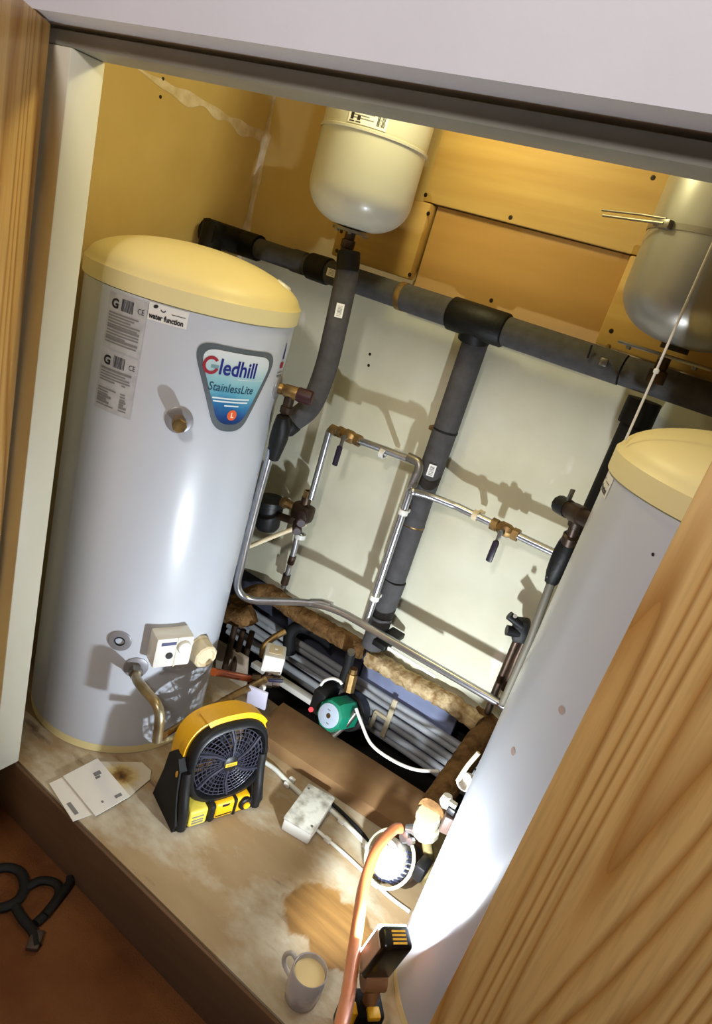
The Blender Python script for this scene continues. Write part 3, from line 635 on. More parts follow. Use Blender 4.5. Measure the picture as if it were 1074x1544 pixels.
# pressure valve group on the left riser
t = thing('mixing_valve', 'dark valve cluster with two black knobs on the riser behind the left cylinder', 'valve', P(455, 780, y=.83))
c = P(457, 772, y=.83)
obj('valve_body', G().box(c, (.075, .05, .062), None, .014).cyl(c + V((0, 0, -.05)), c + V((0, 0, .055)), .017, 12), darkbrass, t)
obj('knob', G().lathe([(.016, 0), (.016, .016), (.014, .02), (.017, .023), (.017, .055), (.014, .058), (0, .058)], c + V((.015, -.03, .004)), (.62, -.75, -.15), 10), mat('dark_maroon_plastic', (44, 24, 30), .45), t)
obj('knob', G().lathe([(.015, 0), (.015, .016), (.016, .02), (.016, .055), (.013, .058), (0, .058)], c + V((.008, -.03, -.030)), (.62, -.75, -.12), 10), mat('dark_maroon_plastic', (44, 24, 30), .45), t)
obj('union', G().tube([c + V((-.04, 0, 0)), c + V((-.085, -.01, .004))], .016, 8).lathe([(.012, -.008), (.02, -.008), (.02, .008), (.012, .008)], c + V((-.075, -.01, .003)), (1, -.1, 0), 8), brass, t)
obj('nut', G().lathe([(.012, -.012), (.017, -.012), (.017, .012), (.012, .012)], c + V((0, 0, .066)), ZA, 6), brass, t, ang=20)
lower = [c + V((0, 0, -.05)), P(446, 822, y=.84), P(436, 858, y=.84), P(428, 885, y=.85)]
obj('tail_pipe', G().tube(lower, .0105, 12), chrome, t)
obj('joint_sleeve', G().tube([P(442, 838, y=.84), P(438, 850, y=.84)], .0125, 12).tube([P(433, 866, y=.84), P(429, 880, y=.845)], .014, 12), darkbrass, t)
obj('pipe_clip', G().lathe([(.011, -.008), (.019, -.008), (.019, .008), (.011, .008)], P(453, 808, y=.84), ZA, 16), whiteplastic, t)
t = tag(obj('plastic_conduit', G().tube([P(373, 825, y=.66), P(420, 806, y=.75), P(462, 790, y=.80)], .0075, 12), beige), 'thin cream plastic pipe slanting across behind the bright pipe', 'pipe')
t = thing('filter_housing', 'round black housing behind the bright pipe and left cylinder', 'valve', P(400, 800, y=.82))
c = P(406, 770, y=.82); obj('body', G().lathe([(0, -.07), (.034, -.07), (.044, -.055), (.048, .02), (.052, .022), (.052, .04), (.04, .052), (0, .056)], c, (-.1, 0, 1), 20), black, t)
obj('outlet', G().cyl(c + V((.045, 0, .0)), c + V((.1, 0, .01)), .014, 12), darkbrass, t)
obj('air_screw', G().cyl(c + V((-.045, -.03, -.03)), c + V((-.056, -.036, -.03)), .006, 10), steel, t)

# ------------------------------------------------------------------ pressure vessels
VL = V((.243, .68, 0)); VRr = V((1.135, .68, 0))
def vessel(t, c, r, z0, bodym, ztop=2.17):
    pr = [(0, z0)]; hd = .095
    for i in range(1, 13):
        a = i / 12 * math.pi / 2; pr.append((r * math.sin(a) ** .80, z0 + hd * (1 - math.cos(a))))
    pr += [(r, z0 + .2), (r, ztop - .06), (r * .9, ztop - .02), (r * .5, ztop), (0, ztop)]
    return obj('vessel_body', G().lathe(pr, c, n=64), bodym, t, ang=60)
t = thing('expansion_vessel', 'white expansion vessel with a printed label hanging on the back wall', 'vessel', (VL.x, VL.y, 1.55))
vm = mat('white_vessel_paint', (186, 184, 172), .32, coat=.15); vz = 1.607; vr = .140
vb = vessel(t, VL, vr, vz, vm)
obj('weld_seam', G().lathe([(vr - .001, 1.822), (vr + .004, 1.823), (vr + .004, 1.829), (vr - .001, 1.831)], VL, n=64), vm, t)
f1 = wrap(VL, R_(-66), 0, vr + .0012); f2 = wrap(VL, R_(-66), 0, vr + .0018)
lb = obj('spec_label', wgrid(G(), f1, -.055, .045, 1.834, 1.90, 10), stickerwhite, t, label='white printed vessel label')
g = G(); bars(g, f2, .020, .040, 1.84, 1.875, 7, 2)
for a, e, zz, hh in ((-.048, -.04, 1.842, .016), (-.030, -.022, 1.842, .010), (-.05, -.036, 1.837, .0025), (-.033, -.02, 1.837, .0025)): wgrid(g, f2, a, e, zz, zz + hh, 1)
obj('print', g, ink, lb, smooth=False)
g = G()
for i in range(8): wgrid(g, f2, -.048 + (i % 3) * .008, .012 - (i % 2) * .012, 1.846 + i * .006, 1.848 + i * .006, 4)
obj('small_print', g, inkgrey, lb, smooth=False)
obj('flange', G().lathe([(.022, .03), (.022, .004), (.052, .003), (.052, -.004), (0, -.004)], VL + V((0, 0, vz - .004)), n=24), steel, t)
for k in range(6): a = k * math.pi / 3; obj('bolt', G().cyl(VL + V((.044 * math.cos(a), .044 * math.sin(a), vz - .013)), VL + V((.044 * math.cos(a), .044 * math.sin(a), vz - .007)), .005, 6), steel, t)
obj('connector', G().lathe([(.014, 0), (.014, -.02), (.019, -.022), (.019, -.042), (.016, -.044), (.018, -.058), (.018, -.078), (.012, -.08), (.012, -.10), (0, -.10)], VL + V((0, 0, vz - .006)), n=10), darkbrass, t, ang=30)
t = thing('expansion_vessel', 'grey metal expansion vessel strapped by a jubilee clip at upper right', 'vessel', (VRr.x, VRr.y, 1.52))
gm = mat('grey_vessel_metal', (168, 166, 160), .36, .6, col2=(150, 148, 142), scale=3, stretch=(1, 1, .2)); vr2 = .148
vessel(t, VRr, vr2, 1.565, gm)
cz_ = 1.775
cb = obj('clamp_band', G().lathe([(vr2, cz_ - .006), (vr2 + .0025, cz_ - .006), (vr2 + .0025, cz_ + .006), (vr2, cz_ + .006)], VRr, n=48), steel, t)
ae = R_(-128); p = VRr + V((math.cos(ae) * (vr2 + .006), math.sin(ae) * (vr2 + .006), cz_)); nn = V((math.cos(ae), math.sin(ae), 0)); tt = V((nn.y, -nn.x, 0))
obj('clamp_screw', G().box(p, (.030, .014, .018), (tt, nn, ZA), .003).cyl(p + tt * .012, p + tt * .03, .006, 8), steel, cb)
obj('band_tail', G().tube([p + nn * .006, p + tt * .06 + nn * .012, p + tt * .165 + nn * .028], .0028, 8).tube([p + nn * .004 + V((0, 0, .009)), p + tt * .07 + nn * .008 + V((0, 0, .012)), p + tt * .185 + nn * .020 + V((0, 0, .012))], .0024, 8), steel, cb)
obj('neck', G().lathe([(.03, .02), (.03, -.01), (.0, -.01)], VRr + V((0, 0, 1.565)), n=20), black, t)
br = obj('bracket', G().box((1.12, .68, 1.541), (.20, .05, .007), ((.985, .17, 0), (-.17, .985, 0), (0, 0, 1)), .002), steel, t)
for dx in (-.07, .0, .07): obj('bolt', G().cyl(V((1.12 + dx, .66 + dx * .17, 1.531)), V((1.12 + dx, .66 + dx * .17, 1.538)), .006, 6), steel, br)
obj('connector', G().lathe([(.014, 0), (.014, -.03), (.02, -.032), (.02, -.06), (0, -.06)], VRr + V((-.01, 0, 1.54)), n=10), darkbrass, t)
# dark insulated drop under the right vessel
t = thing('insulated_pipe', 'dark foam covered pipe dropping behind the right cylinder lid', 'pipe', (1.105, .84, 1.2))
obj('foam_sleeve', G().tube(dense([(1.10, .845, 1.38), (1.10, .845, .95)], .05), .034, 18), rubber, t)
obj('tape_wrap', G().tube([(1.10, .845, 1.425), (1.10, .845, 1.36)], .042, 14), tape, t)
t = thing('pipe_bracket', 'small brass pipe bracket with a black tie under the right mounting block', 'bracket', P(915, 535, y=.8))
obj('stud', G().cyl(P(918, 522, y=.84), P(912, 550, y=.76), .006, 10), brass, t)
obj('clip', G().box(P(911, 546, y=.755), (.02, .012, .02), None, .004), steel, t)
obj('cable_tie', G().tube([P(893, 520, y=.757), P(886, 540, y=.757)], .0025, 6), rubber, t)

# ------------------------------------------------------------------ lagged pipes and recess
def lagpipe(pts, r, step=.012, jit=.10, n=18): return G().tube(dense(spline(pts, 6), step), r, n, jit=jit)
LZ = .335
tag(obj('lagged_pipe', lagpipe([P(352, 912, y=.80), P(400, 893, y=.86), P(450, 925, y=.87), P(520, 965, y=.87), P(548, 981, y=.87)], .032), lag), 'brown felt lagged pipe behind the bend of the bright zinc pipe', 'pipe')
tag(obj('lagged_pipe', lagpipe([P(556, 990, y=.87), P(585, 1006, y=.87), P(620, 1028, y=.87), P(680, 1060, y=.87), P(722, 1092, y=.86)], .030, jit=.16), lag2), 'pale torn felt lagged pipe over the grey tubes at the foot of the wall', 'pipe')
t = thing('lagged_pipe', 'smooth brown felt lagged pipe running out towards the second pump', 'pipe', (1.07, .6, .3))
la, lb_ = P(742, 1085, z=.34), P(650, 1222, z=.30)
obj('felt_sleeve', lagpipe([la + V((0, .0, .01)), la.lerp(lb_, .3), la.lerp(lb_, .7), lb_], .036, jit=.04), lag, t)
obj('felt_collar', lagpipe([la + V((-.05, -.012, .02)), la + V((-.02, -.014, .02)), la + V((.04, -.02, .01))], .036, jit=.08), lag, t)
t = tag(obj('lagged_pipe', lagpipe([P(345, 925, y=.74), P(365, 932, y=.74), P(382, 925, y=.76)], .034), lag), 'short stub of felt lagging beside the left cylinder', 'pipe')
# bundle of grey tubes
t = thing('tube_bundle', 'bundle of grey plastic tubes lying in the recess at the foot of the wall', 'tubes', (.6, 1.05, .0))
ends = [((440, 962), (620, 1075)), ((433, 978), (700, 1155))]
for k, z in enumerate([.116, .084, .052, .020, -.012, -.044]):
    y = 1.035 + .006 * (k % 2)
    obj('tube', G().tube(dense([(-.1, y, z), (.25, y + .006 * (k % 2), z - .006), (.8, y, z + .004), (1.45, y, z)], .1), .0128, 14), greyplastic, t)
cc = P(592, 1062, y=1.0); obj('pipe_clip', G().box((cc.x, 1.018, .060), (.020, .010, .17), ((1, 0, 0), (0, 1, 0), (0, 0, 1)), .003), beige, t)
obj('pipe_clip', G().box((cc.x - .055, 1.018, .020), (.016, .012, .07), None, .003).box((cc.x - .03, 1.018, .053), (.06, .012, .014), None, .003), beige, t)
tag(obj('recess_panel', G().box((.73, 1.075, .15), (.40, .02, .40), None, .002), ledlit), 'board coloured blue grey as if torch lit, behind the grey tubes, right of the green pump', 'board')
tag(obj('recess_panel', G().box((.13, 1.085, .15), (.78, .02, .40), None, .002), mat('shaded_board', (70, 72, 88), .85)), 'board coloured darker as if shaded, behind the tubes, left of the green pump', 'board')  # darker copy of the recess board, unlit side painted into its colour
tag(obj('plastic_trunking', G().box((P(410, 1018, y=.86) + P(488, 1068, y=.83)) / 2 + V((-.02, 0, 0)), (.42, .03, .022), ((P(488, 1068, y=.83) - P(410, 1018, y=.86)).normalized(), V((.07, 1, 0)).normalized(), V((0, 0, 1))), .002), whiteplastic), 'white plastic strip at the edge of the trench left of the green pump', 'trunking')
for k, (u, v, dy) in enumerate([(352, 955, .70), (364, 962, .74), (377, 965, .78)]):
    a = P(u, v, y=dy); tag(obj('dark_pipe', G().tube([a + V((0, 0, .035)), a + V((0, 0, -.16))], .011, 12), darkbrass), ['dark upright pipe in the shadow tight beside the left cylinder', 'second dark upright pipe out from the left cylinder', 'dark upright pipe nearest the white valve box'][k], 'pipe')
tag(obj('brass_bend', G().tube(spline([P(396, 990, y=.74), P(398, 975, y=.77), P(412, 962, y=.80), P(430, 952, y=.84)], 6), .012, 12), brass), 'tarnished brass bend behind the white valve box', 'pipe')
t = thing('pump_hose', 'black flexible pipe arching into the dark recess behind the white valve box', 'pipe', P(450, 960, y=.95))
obj('hose', G().tube(spline([P(436, 985, y=.93), P(438, 955, y=.93), P(455, 945, y=.97), P(480, 955, y=1.0), P(500, 975, y=1.0)], 6), .024, 14), rubber, t)

# motorised valve
t = thing('motorised_valve', 'white motorised valve box on a brass body, left of the green pump', 'valve', P(405, 1030, y=.66))
c = P(413, 993, y=.68); c1 = V((.55, -.82, .1)).normalized(); c2 = V((.83, .55, 0)).normalized(); c3 = c1.cross(c2)
hb = obj('actuator_box', G().box(c, (.095, .070, .062), (c1, c2, -c3 if c3.z < 0 else c3), .006), whiteplastic, t)
up3 = -c3 if c3.z < 0 else c3
obj('top_plate', G().box(c + up3 * .032, (.055, .044, .004), (c1, c2, up3), .001), beige, hb)
obj('plate_stud', G().cyl(c + up3 * .034, c + up3 * .038, .006, 12), whiteplastic, hb)
cbv = P(402, 1026, y=.64)
obj('valve_body', G().lathe([(.012, -.05), (.02, -.048), (.02, -.02), (.016, -.018), (.022, -.01), (.022, .02), (.019, .022), (.019, .045), (0, .045)], cbv, (.75, .62, .1), 8).cyl(cbv, c, .014, 10), darkbrass, t, ang=30)
obj('lever', G().box(P(416, 1026, y=.62), (.05, .01, .012), ((.8, .5, .2), (-.5, .8, 0), (0, 0, 1)), .003), mat('dark_blue_plastic', (28, 26, 54), .5), t)
obj('lever_tip', G().box(P(396, 1036, y=.60), (.022, .012, .016), None, .003), whiteplastic, t)
tag(obj('copper_tail', G().tube([P(322, 1013, y=.38), P(340, 1016, y=.44), P(376, 1023, y=.58)], .0115, 14), copper), 'short copper pipe between the beige heater cap and the white valve', 'pipe')
t = thing('braided_pipe', 'tarnished ribbed flexible pipe rising from behind the fan to the white valve', 'pipe', P(300, 1080, y=.3))
fp = dense([P(238, 1114, y=.17), P(290, 1082, y=.31), P(350, 1050, y=.46), P(399, 1025, y=.62)], .008)
obj('pipe', G().tube(fp, [.010 if i < len(fp) * .55 else (.0125 if i % 2 else .0105) for i in range(len(fp))], 12), brass, t)
tag(obj('plaster_offcut', G().box(P(345, 1030, y=.76) + V((.0, .0, .05)), (.14, .014, .24), ((1, .1, 0), (-.1, .97, .25), (0, -.25, .97)), .003), mat('grey_board', (168, 156, 138), .85, col2=(140, 126, 108), scale=8)), 'pale board offcut standing behind the beige heater cap', 'board')
tag(obj('plastic_wrapper', G().box(P(388, 1052, y=.56) , (.07, .01, .09), ((.9, .3, .0), (-.3, .9, .3), (.1, -.3, .95)), .003), mat('lilac_plastic', (196, 194, 214), .4)), 'pale lilac plastic piece poking up behind the yellow fan', 'plastic')

# green pump
t = thing('circulating_pump', 'green hexagonal pump motor with a silver disc in the pipe trench', 'pump', P(508, 1080, y=.78))
pc0 = P(496, 1079, y=.70); pax = V((-.12, -.95, .28)).normalized()
green = mat('green_pump_paint', (20, 132, 100), .35, col2=(14, 112, 86), scale=14)
mo = obj('motor', G().lathe([(0, -.105), (.046, -.105), (.057, -.10), (.057, -.02), (.050, -.004), (.042, 0), (0, 0)], pc0, pax, 8, up=(.9, 0, .4)), green, t, ang=25, label='green hexagonal motor housing')
ds = obj('name_disc', G().lathe([(.040, -.001), (.040, .003), (.038, .004), (.009, .004), (.008, .001), (0, .001)], pc0, pax, 32), mat('silver_disc', (190, 204, 222), .35, .3), mo, label='silver round nameplate')
obj('centre_screw', G().lathe([(.008, .001), (.008, .004), (0, .005)], pc0, pax, 12), brass, ds)
pu = perp(ZA, pax); ps = pu.cross(pax)
f = plane(pc0 + pax * .0045, -ps, pu); g = G(); 
for a, b_w in ((-.024, .010), (.016, .012)): g.add([f(-.006 + (a * .4), a), f(-.006 + (a * .4) + b_w, a), f(-.006 + a * .4 + b_w, a + .004), f(-.006 + a * .4, a + .004)], [(0, 1, 2, 3)])
obj('print', g, inkgrey, ds, smooth=False)
vol = pc0 - pax * .125
obj('volute', G().lathe([(0, -.05), (.05, -.05), (.066, -.03), (.066, .012), (.058, .02), (0, .02)], vol, pax, 20), black, t)
obj('terminal_box', G().box(pc0 - pax * .075 + V((-.075, 0, .015)), (.05, .10, .09), ((1, 0, 0), (0, 1, 0), (0, 0, 1)), .008), black, t)
obj('red_knob', G().cyl(P(469, 1070, y=.69), P(469, 1070, y=.675), .0085, 12), mat('red_plastic', (206, 40, 50), .4), t, label='small red knob')
obj('cable_loop', G().tube(spline([P(484, 1033, y=.74), P(490, 1026, y=.74), P(502, 1023, y=.74), P(512, 1027, y=.74), P(516, 1032, y=.74)], 5), .005, 10), whiteplastic, t)
obj('bracket_arm', G().tube([P(503, 1108, y=.72), P(522, 1092, y=.74), P(536, 1074, y=.76)], .011, 10), steel, t)
obj('inlet_pipe', G().tube([P(529, 986, y=.80), P(523, 1010, y=.80), P(514, 1035, y=.80)], .016, 14), rubber, t)
obj('inlet_cap', G().cyl(P(529, 986, y=.798), P(530, 982, y=.793), .0125, 14), steel, t)
obj('union_nut', G().tube([P(534, 1008, y=.80), P(531, 1020, y=.80)], .014, 8).tube([P(532, 1016, y=.8), P(526, 1042, y=.79)], .019, 8), brass, t, ang=30)
tag(obj('pump_cable', G().tube(spline([P(537, 1068, y=.75), P(545, 1090, y=.74), P(560, 1122, y=.72), P(590, 1145, y=.72), P(625, 1160, y=.74), P(662, 1163, y=.76)], 7), .0055, 10), whiteplastic), 'thin white cable sagging from the green pump over the trench', 'cable')

# ------------------------------------------------------------------ second pump at the right
t = thing('circulating_pump', 'silver pump in the torch glare at the foot of the right cylinder', 'pump', (1.03, .45, 0))
pm = V((1.035, .475, .085)); pa = V((-.30, -.74, .60)).normalized()
sil = mat('bright_pump_casting', (214, 212, 204), .4, .25, col2=(150, 146, 136), scale=22, bump=.2)
mo = obj('motor', G().lathe([(0, -.06), (.052, -.06), (.054, .02), (.047, .03), (.044, .045), (.03, .05), (0, .05)], pm, pa, 24), sil, t)
obj('cap', G().lathe([(.030, .048), (.028, .056), (0, .058)], pm, pa, 20), whiteplastic, mo)
gg = G(); uu = perp(ZA, pa); ww = pa.cross(uu)
for k in range(14):
    a = math.pi * (.95 + .9 * k / 13); d = uu * math.cos(a) + ww * math.sin(a); gg.box(pm + d * .052 - pa * .01, (.05, .004, .014), (pa, d.cross(pa), d))
obj('cooling_fins', gg, mat('blue_grey_casting', (74, 80, 110), .4, .5), mo)
obj('volute', G().lathe([(0, -.04), (.055, -.04), (.062, -.02), (.062, .02), (0, .02)], pm - pa * .07, pa, 20), darkbrass, t)
lp = [pm + (uu * math.cos(a) + ww * math.sin(a)) * .074 + pa * .012 for a in [i * 2 * math.pi / 36 for i in range(36)]]
tag(obj('cable_loop', G().tube(lp, .005, 8, closed=True), mat('cream_cable', (206, 204, 164), .5)), 'cream cable looped round the silver pump', 'cable')
t = thing('gate_valve', 'pale valve and union above the silver pump, under the lagging end', 'valve', (1.08, .52, .12))
g0 = lb_ + (lb_ - la).normalized() * .012; g1 = P(642, 1258, y=.50)
obj('union', G().lathe([(0, 0), (.030, .001), (.034, .006), (.034, .024), (.026, .028), (.026, .036), (.030, .040), (.030, .056), (.026, .060), (.036, .064), (.036, .084), (.026, .090), (0, .090)], g0, g1 - g0, 12), mat('pale_fitting', (206, 200, 176), .4, .4), t, ang=30)
obj('hose_tail', G().tube([P(636, 1256, y=.51), P(622, 1250, y=.505), P(613, 1249, y=.502)], [.020, .014, .011], 12), chrome, t)
obj('handwheel', G().lathe([(0, 0), (.016, 0), (.018, .006), (.014, .012), (0, .012)], P(612, 1262, y=.5), (-.3, -.8, .4), 10), chrome, t)
obj('drain_nut', G().lathe([(0, 0), (.010, 0), (.010, .016), (0, .016)], P(622, 1268, y=.48), (-.2, -.9, .3), 8), chrome, t)
obj('tail', G().tube([g1, P(648, 1300, y=.52), P(640, 1330, y=.52)], .014, 10), mat('mottled_fitting', (150, 136, 92), .6, .3, col2=(96, 78, 44), scale=30), t)
t = thing('cable_gland_box', 'dark and white wiring fittings between lagging and the right cylinder', 'fitting', P(672, 1230, y=.5))
obj('gland_block', G().box(P(676, 1240, y=.47), (.032, .036, .055), ((.9, .3, 0), (-.3, .9, 0), (0, 0, 1)), .006), mat('brown_plastic', (84, 66, 58), .5), t)
obj('white_knob', G().lathe([(0, -.004), (.022, -.004), (.026, .01), (.022, .026), (0, .028)], P(706, 1181, y=.56), (-.3, -.7, .5), 16), whiteplastic, t)
obj('white_cap', G().lathe([(0, 0), (.016, 0), (.018, .012), (.012, .03), (0, .034)], P(671, 1214, y=.50), (-.1, .1, 1), 12), whiteplastic, t)
obj('terminal', G().box(P(683, 1212, y=.47), (.022, .014, .012), None, .002), whiteplastic, t)
obj('terminal', G().box(P(681, 1222, y=.47), (.022, .014, .018), None, .002), black, t)
obj('wire', G().tube(spline([P(722, 1135, y=.55), P(705, 1155, y=.54), P(690, 1178, y=.53)], 6), .006, 8), beige, t)
obj('foot', G().box(P(636, 1310, y=.46), (.03, .05, .05), None, .006), black, t)

# orange hose
hpts = [P(604, 1249, y=.495), P(593, 1252, y=.47), P(568, 1281, y=.37), P(549, 1335, y=.26), P(541, 1385, y=.155), P(533, 1440, y=.055), P(525, 1500, y=-.06), P(514, 1552, y=-.15), P(500, 1640, y=-.26)]
tag(obj('drain_hose', G().tube(spline(hpts, 8), .0142, 18), orangehose, ang=80), 'orange hose arching up from the silver pump drain past the torch', 'hose')

# ------------------------------------------------------------------ work light
t = thing('work_light', 'black and yellow battery work light standing by the right cylinder', 'torch', (1.198, .062, 0))
bN = V((.70, -.71, 0)).normalized(); bW = V((.71, .70, 0)).normalized()
bc = V((1.196, .080, 0))
obj('battery_base', G().box(bc + V((0, 0, .03)), (.085, .10, .058), (bW, -bN, ZA), .012, 3), black, t)
obj('body', G().box(bc + V((0, 0, .092)), (.064, .066, .076), (bW, -bN, ZA), .010, 3), rubber, t)
obj('yellow_tab', G().box(bc - bW * .036 + bN * .012 + V((0, 0, .105)), (.012, .026, .055), (bW, -bN, ZA), .003), yellow, t)
obj('yellow_tab', G().box(bc + bN * .024 + bW * .004 + V((0, 0, .130)), (.028, .024, .014), (bW, -bN, ZA), .003), yellow, t)
hc = V((1.184, .088, .268))
nk = obj('pivot_arm', G().tube(fillet([bc + V((0, 0, .12)), bc + V((-.004, .008, .165)), hc + V((0, 0, -.07))], .02), .016, 12).lathe([(.0, -.024), (.024, -.024), (.024, .024), (0, .024)], hc + V((0, .0, -.085)), bW, 20), mat('tan_arm', (150, 108, 74), .5), t, label='tan pivot arm')
tl = R_(12); bN0 = bN; hZ = (ZA * math.cos(tl) + bN * math.sin(tl)).normalized(); bN = (bN * math.cos(tl) - ZA * math.sin(tl)).normalized()
hd = obj('lamp_head', G().box(hc, (.066, .046, .15), (bW, -bN, hZ), .010, 3), mat('gloss_black_plastic', (16, 15, 15), .28), t, label='black lamp head with yellow vents')
for k in range(4): obj('vent', G().box(hc + hZ * .0752 + bW * .004 + bN * (-.010 + k * .0075), (.030, .0042, .003), (bW, -bN, hZ)), yellow, hd)
obj('lit_side_face', G().box(hc - bW * .0325 - bN * .004 + hZ * -.004, (.005, .036, .126), (bW, -bN, hZ), .0015), mat('bounce_lit_side', (216, 180, 150), .35), hd)  # pale tan stands for light bounced off the floor onto this side
obj('lens', G().box(hc - bN * .0245 - bW * .003, (.062, .006, .134), (bW, -bN, hZ), .001), mat('lit_lens', (240, 245, 255), .3, emit=((225, 240, 255), 6.0)), hd, label='glowing lens panel')

# ------------------------------------------------------------------ jobsite fan
a_ = V((.352, .936, 0)).normalized(); n_ = V((.936, -.352, 0)).normalized(); FO = V((.565, .285, 0))
def F(a, n, z): return FO + a_ * a + n_ * n + ZA * z
t = thing('jobsite_fan', 'yellow and black cordless jobsite fan standing before the left cylinder', 'fan', FO)
tilt = R_(8); fn = (n_ * math.cos(tilt) + ZA * math.sin(tilt)).normalized(); fu = (ZA * math.cos(tilt) - n_ * math.sin(tilt)).normalized()
hubray = ray(349, 1153); q0_ = F(0, .0, .19); kk = (q0_ - CAMP).dot(n_) / hubray.dot(n_); FC = CAMP + hubray * kk - fn * .0285
def FF(a, b, d): return FC + a_ * a + fu * b + fn * d
def sq(th, r, e=2.7):
    c_, s_ = math.cos(th), math.sin(th); k = (abs(c_) ** e + abs(s_) ** e) ** (-1 / e); return (c_ * k * r, s_ * k * r)
def ringloft(g, secs, n=56, a0=0, a1=2 * math.pi, close=True):
    m_ = n if close else n + 1; vs = []
    for r, d in secs:
        for k in range(m_): x, y = sq(a0 + (a1 - a0) * k / n, r); vs.append(FF(x, y, d))
    fs = []
    for i in range(len(secs) - 1):
        for k in range(n if close else n): l = (k + 1) % m_; fs.append((i * m_ + k, i * m_ + l, (i + 1) * m_ + l, (i + 1) * m_ + k))
    return g.add(vs, fs)
g = ringloft(G(), [(.103, -.095), (.110, -.092), (.113, -.02), (.1235, -.018), (.1235, .010), (.117, .022), (.108, .024), (.104, .012), (.103, -.05), (.103, -.095)])
obj('fan_housing', g, black, t, ang=50)
sec = [(.114, -.092), (.128, -.088), (.133, -.030), (.131, -.012), (.125, -.010), (.114, -.016), (.114, -.092)]
obj('yellow_shell', ringloft(G(), sec, 36, R_(2), R_(178), False), yellow_dirty, t, ang=35, label='scuffed yellow top shell')
sec = [(.128, -.06), (.138, -.058), (.138, -.004), (.124, .002)]
obj('shell_rib', ringloft(G(), sec, 20, R_(38), R_(120), False), yellow, t, ang=35)
gr = G()
for r in (.022, .034, .046, .058, .070, .082, .094, .104):
    gr.tube([FF(math.cos(k * 2 * math.pi / 40) * r, math.sin(k * 2 * math.pi / 40) * r, .020 - (r / .104) ** 2 * .006) for k in range(40)], .0014, 6, closed=True)
for k in range(36):
    a = k * 2 * math.pi / 36
    gr.tube([FF(math.cos(a + .35 * q) * (.018 + .088 * q), math.sin(a + .35 * q) * (.018 + .088 * q), .0205 - q * q * .006) for q in (0, .25, .5, .75, 1)], .0014, 5)
for k in range(6):
    a = k * 2 * math.pi / 6 + .3; gr.tube([FF(math.cos(a + .3 * q) * (.02 + .088 * q), math.sin(a + .3 * q) * (.02 + .088 * q), .022 - q * q * .006) for q in (0, .5, 1)], .004, 6)
grm = mat('grille_grey_black', (52, 52, 66), .3)
gro = obj('grille', gr, grm, t, ang=60, label='round wire front grille')
obj('hub', G().lathe([(.024, .012), (.024, .024), (.020, .027), (0, .028)], FC, fn, 24), black, gro)
obj('badge', G().box(FF(0, 0, .0285), (.036, .011, .002), (a_, fu, fn), .0008), yellow, gro)
f = plane(FF(0, 0, .0298), a_, fu); vs, fs = text2d('DEWALT', .010, bold=.0002, align='CENTER', sx=.75); obj('badge_lettering', G().add([f(x, y - .0035) for x, y in vs], fs), ink, gro, smooth=False)
bk = G().lathe([(0, -.088), (.030, -.088), (.034, -.060), (.026, -.030), (0, -.028)], FC, fn, 24)
for r in (.05, .07, .09): bk.tube([FF(math.cos(k * 2 * math.pi / 36) * r, math.sin(k * 2 * math.pi / 36) * r, -.088) for k in range(36)], .0018, 6, closed=True)
for k in range(18): a = k * 2 * math.pi / 18; bk.tube([FF(math.cos(a) * .02, math.sin(a) * .02, -.088), FF(math.cos(a) * .105, math.sin(a) * .105, -.088)], .0022, 5)
obj('rear_guard', bk, black, t)
bl = G()
for k in range(5):
    a = k * 2 * math.pi / 5
    rr = [(.02, .0), (.06, .12), (.095, .22), (.095, .75), (.06, .62), (.02, .55)]
    bl.prism([(math.cos(a + q) * r, math.sin(a + q) * r) for r, q in rr], FF(0, 0, -.02), a_, fu, fn * .003)
obj('fan_blades', bl, rubber, t)
def legpoly(): return [(-.135, .0), (.012, .0), (.020, .03), (.0, .085), (-.012, .13), (-.020, .19), (-.040, .215), (-.075, .215), (-.095, .19), (-.105, .12)]
for s_ in (-1, 1):
    lg = obj('leg', G().prism(legpoly(), FO + a_ * (s_ * .118 - .019), n_, ZA, a_ * .038), rubber, t, ang=30)
    obj('accent', G().lathe([(0, .0035), (.010, .002), (.011, 0)], F(s_ * .118 + s_ * .019, -.03, .172), a_ * s_, 16, up=ZA, squash=.5), yellow, lg)
    obj('front_rail', G().tube(spline([F(s_ * .116, .016, .012), F(s_ * .116, .010, .07), F(s_ * .116, -.008, .13), F(s_ * .116, -.018, .185)], 5), .015, 10), black, lg)
obj('base', G().box(F(0, -.05, .012), (.23, .13, .02), (a_, n_, ZA), .005), black, t)
bp_ = obj('battery_pack', G().box(F(-.070, -.028, .037), (.056, .10, .056), (a_, n_, ZA), .008, 3), mat('pale_yellow_plastic', (226, 204, 78), .45), t, label='yellow battery pack')
g = G()
for zz in (.024, .033, .046): g.box(F(-.072, .0225, zz), (.034, .002, .004), (a_, n_, ZA))
obj('print', g, inkgrey, bp_, smooth=False)
obj('latch', G().box(F(-.030, -.023, .040), (.020, .10, .062), (a_, n_, ZA), .008), black, t)
pn = obj('control_panel', G().box(F(.036, -.028, .037), (.112, .10, .056), (a_, n_, ZA), .010, 3), yellow, t, label='yellow control panel')
obj('panel_rib', G().box(F(.042, -.024, .039), (.010, .10, .060), (a_, n_, ZA), .004), black, pn)
obj('panel_groove', G().box(F(.010, -.027, .022), (.05, .10, .004), (a_, n_, ZA)), black, pn)
f = plane(F(.012, .0226, .056), a_, ZA); obj('panel_mark', G().add([f(-.012, -.004), f(.010, -.004), f(.010, .004), f(-.012, .004)], [(0, 1, 2, 3)]), ink, pn, smooth=False)
kn = obj('knob', G().lathe([(.020, 0), (.020, .010), (.017, .013), (0, .013)], F(.072, .020, .044), n_, 20), black, pn)
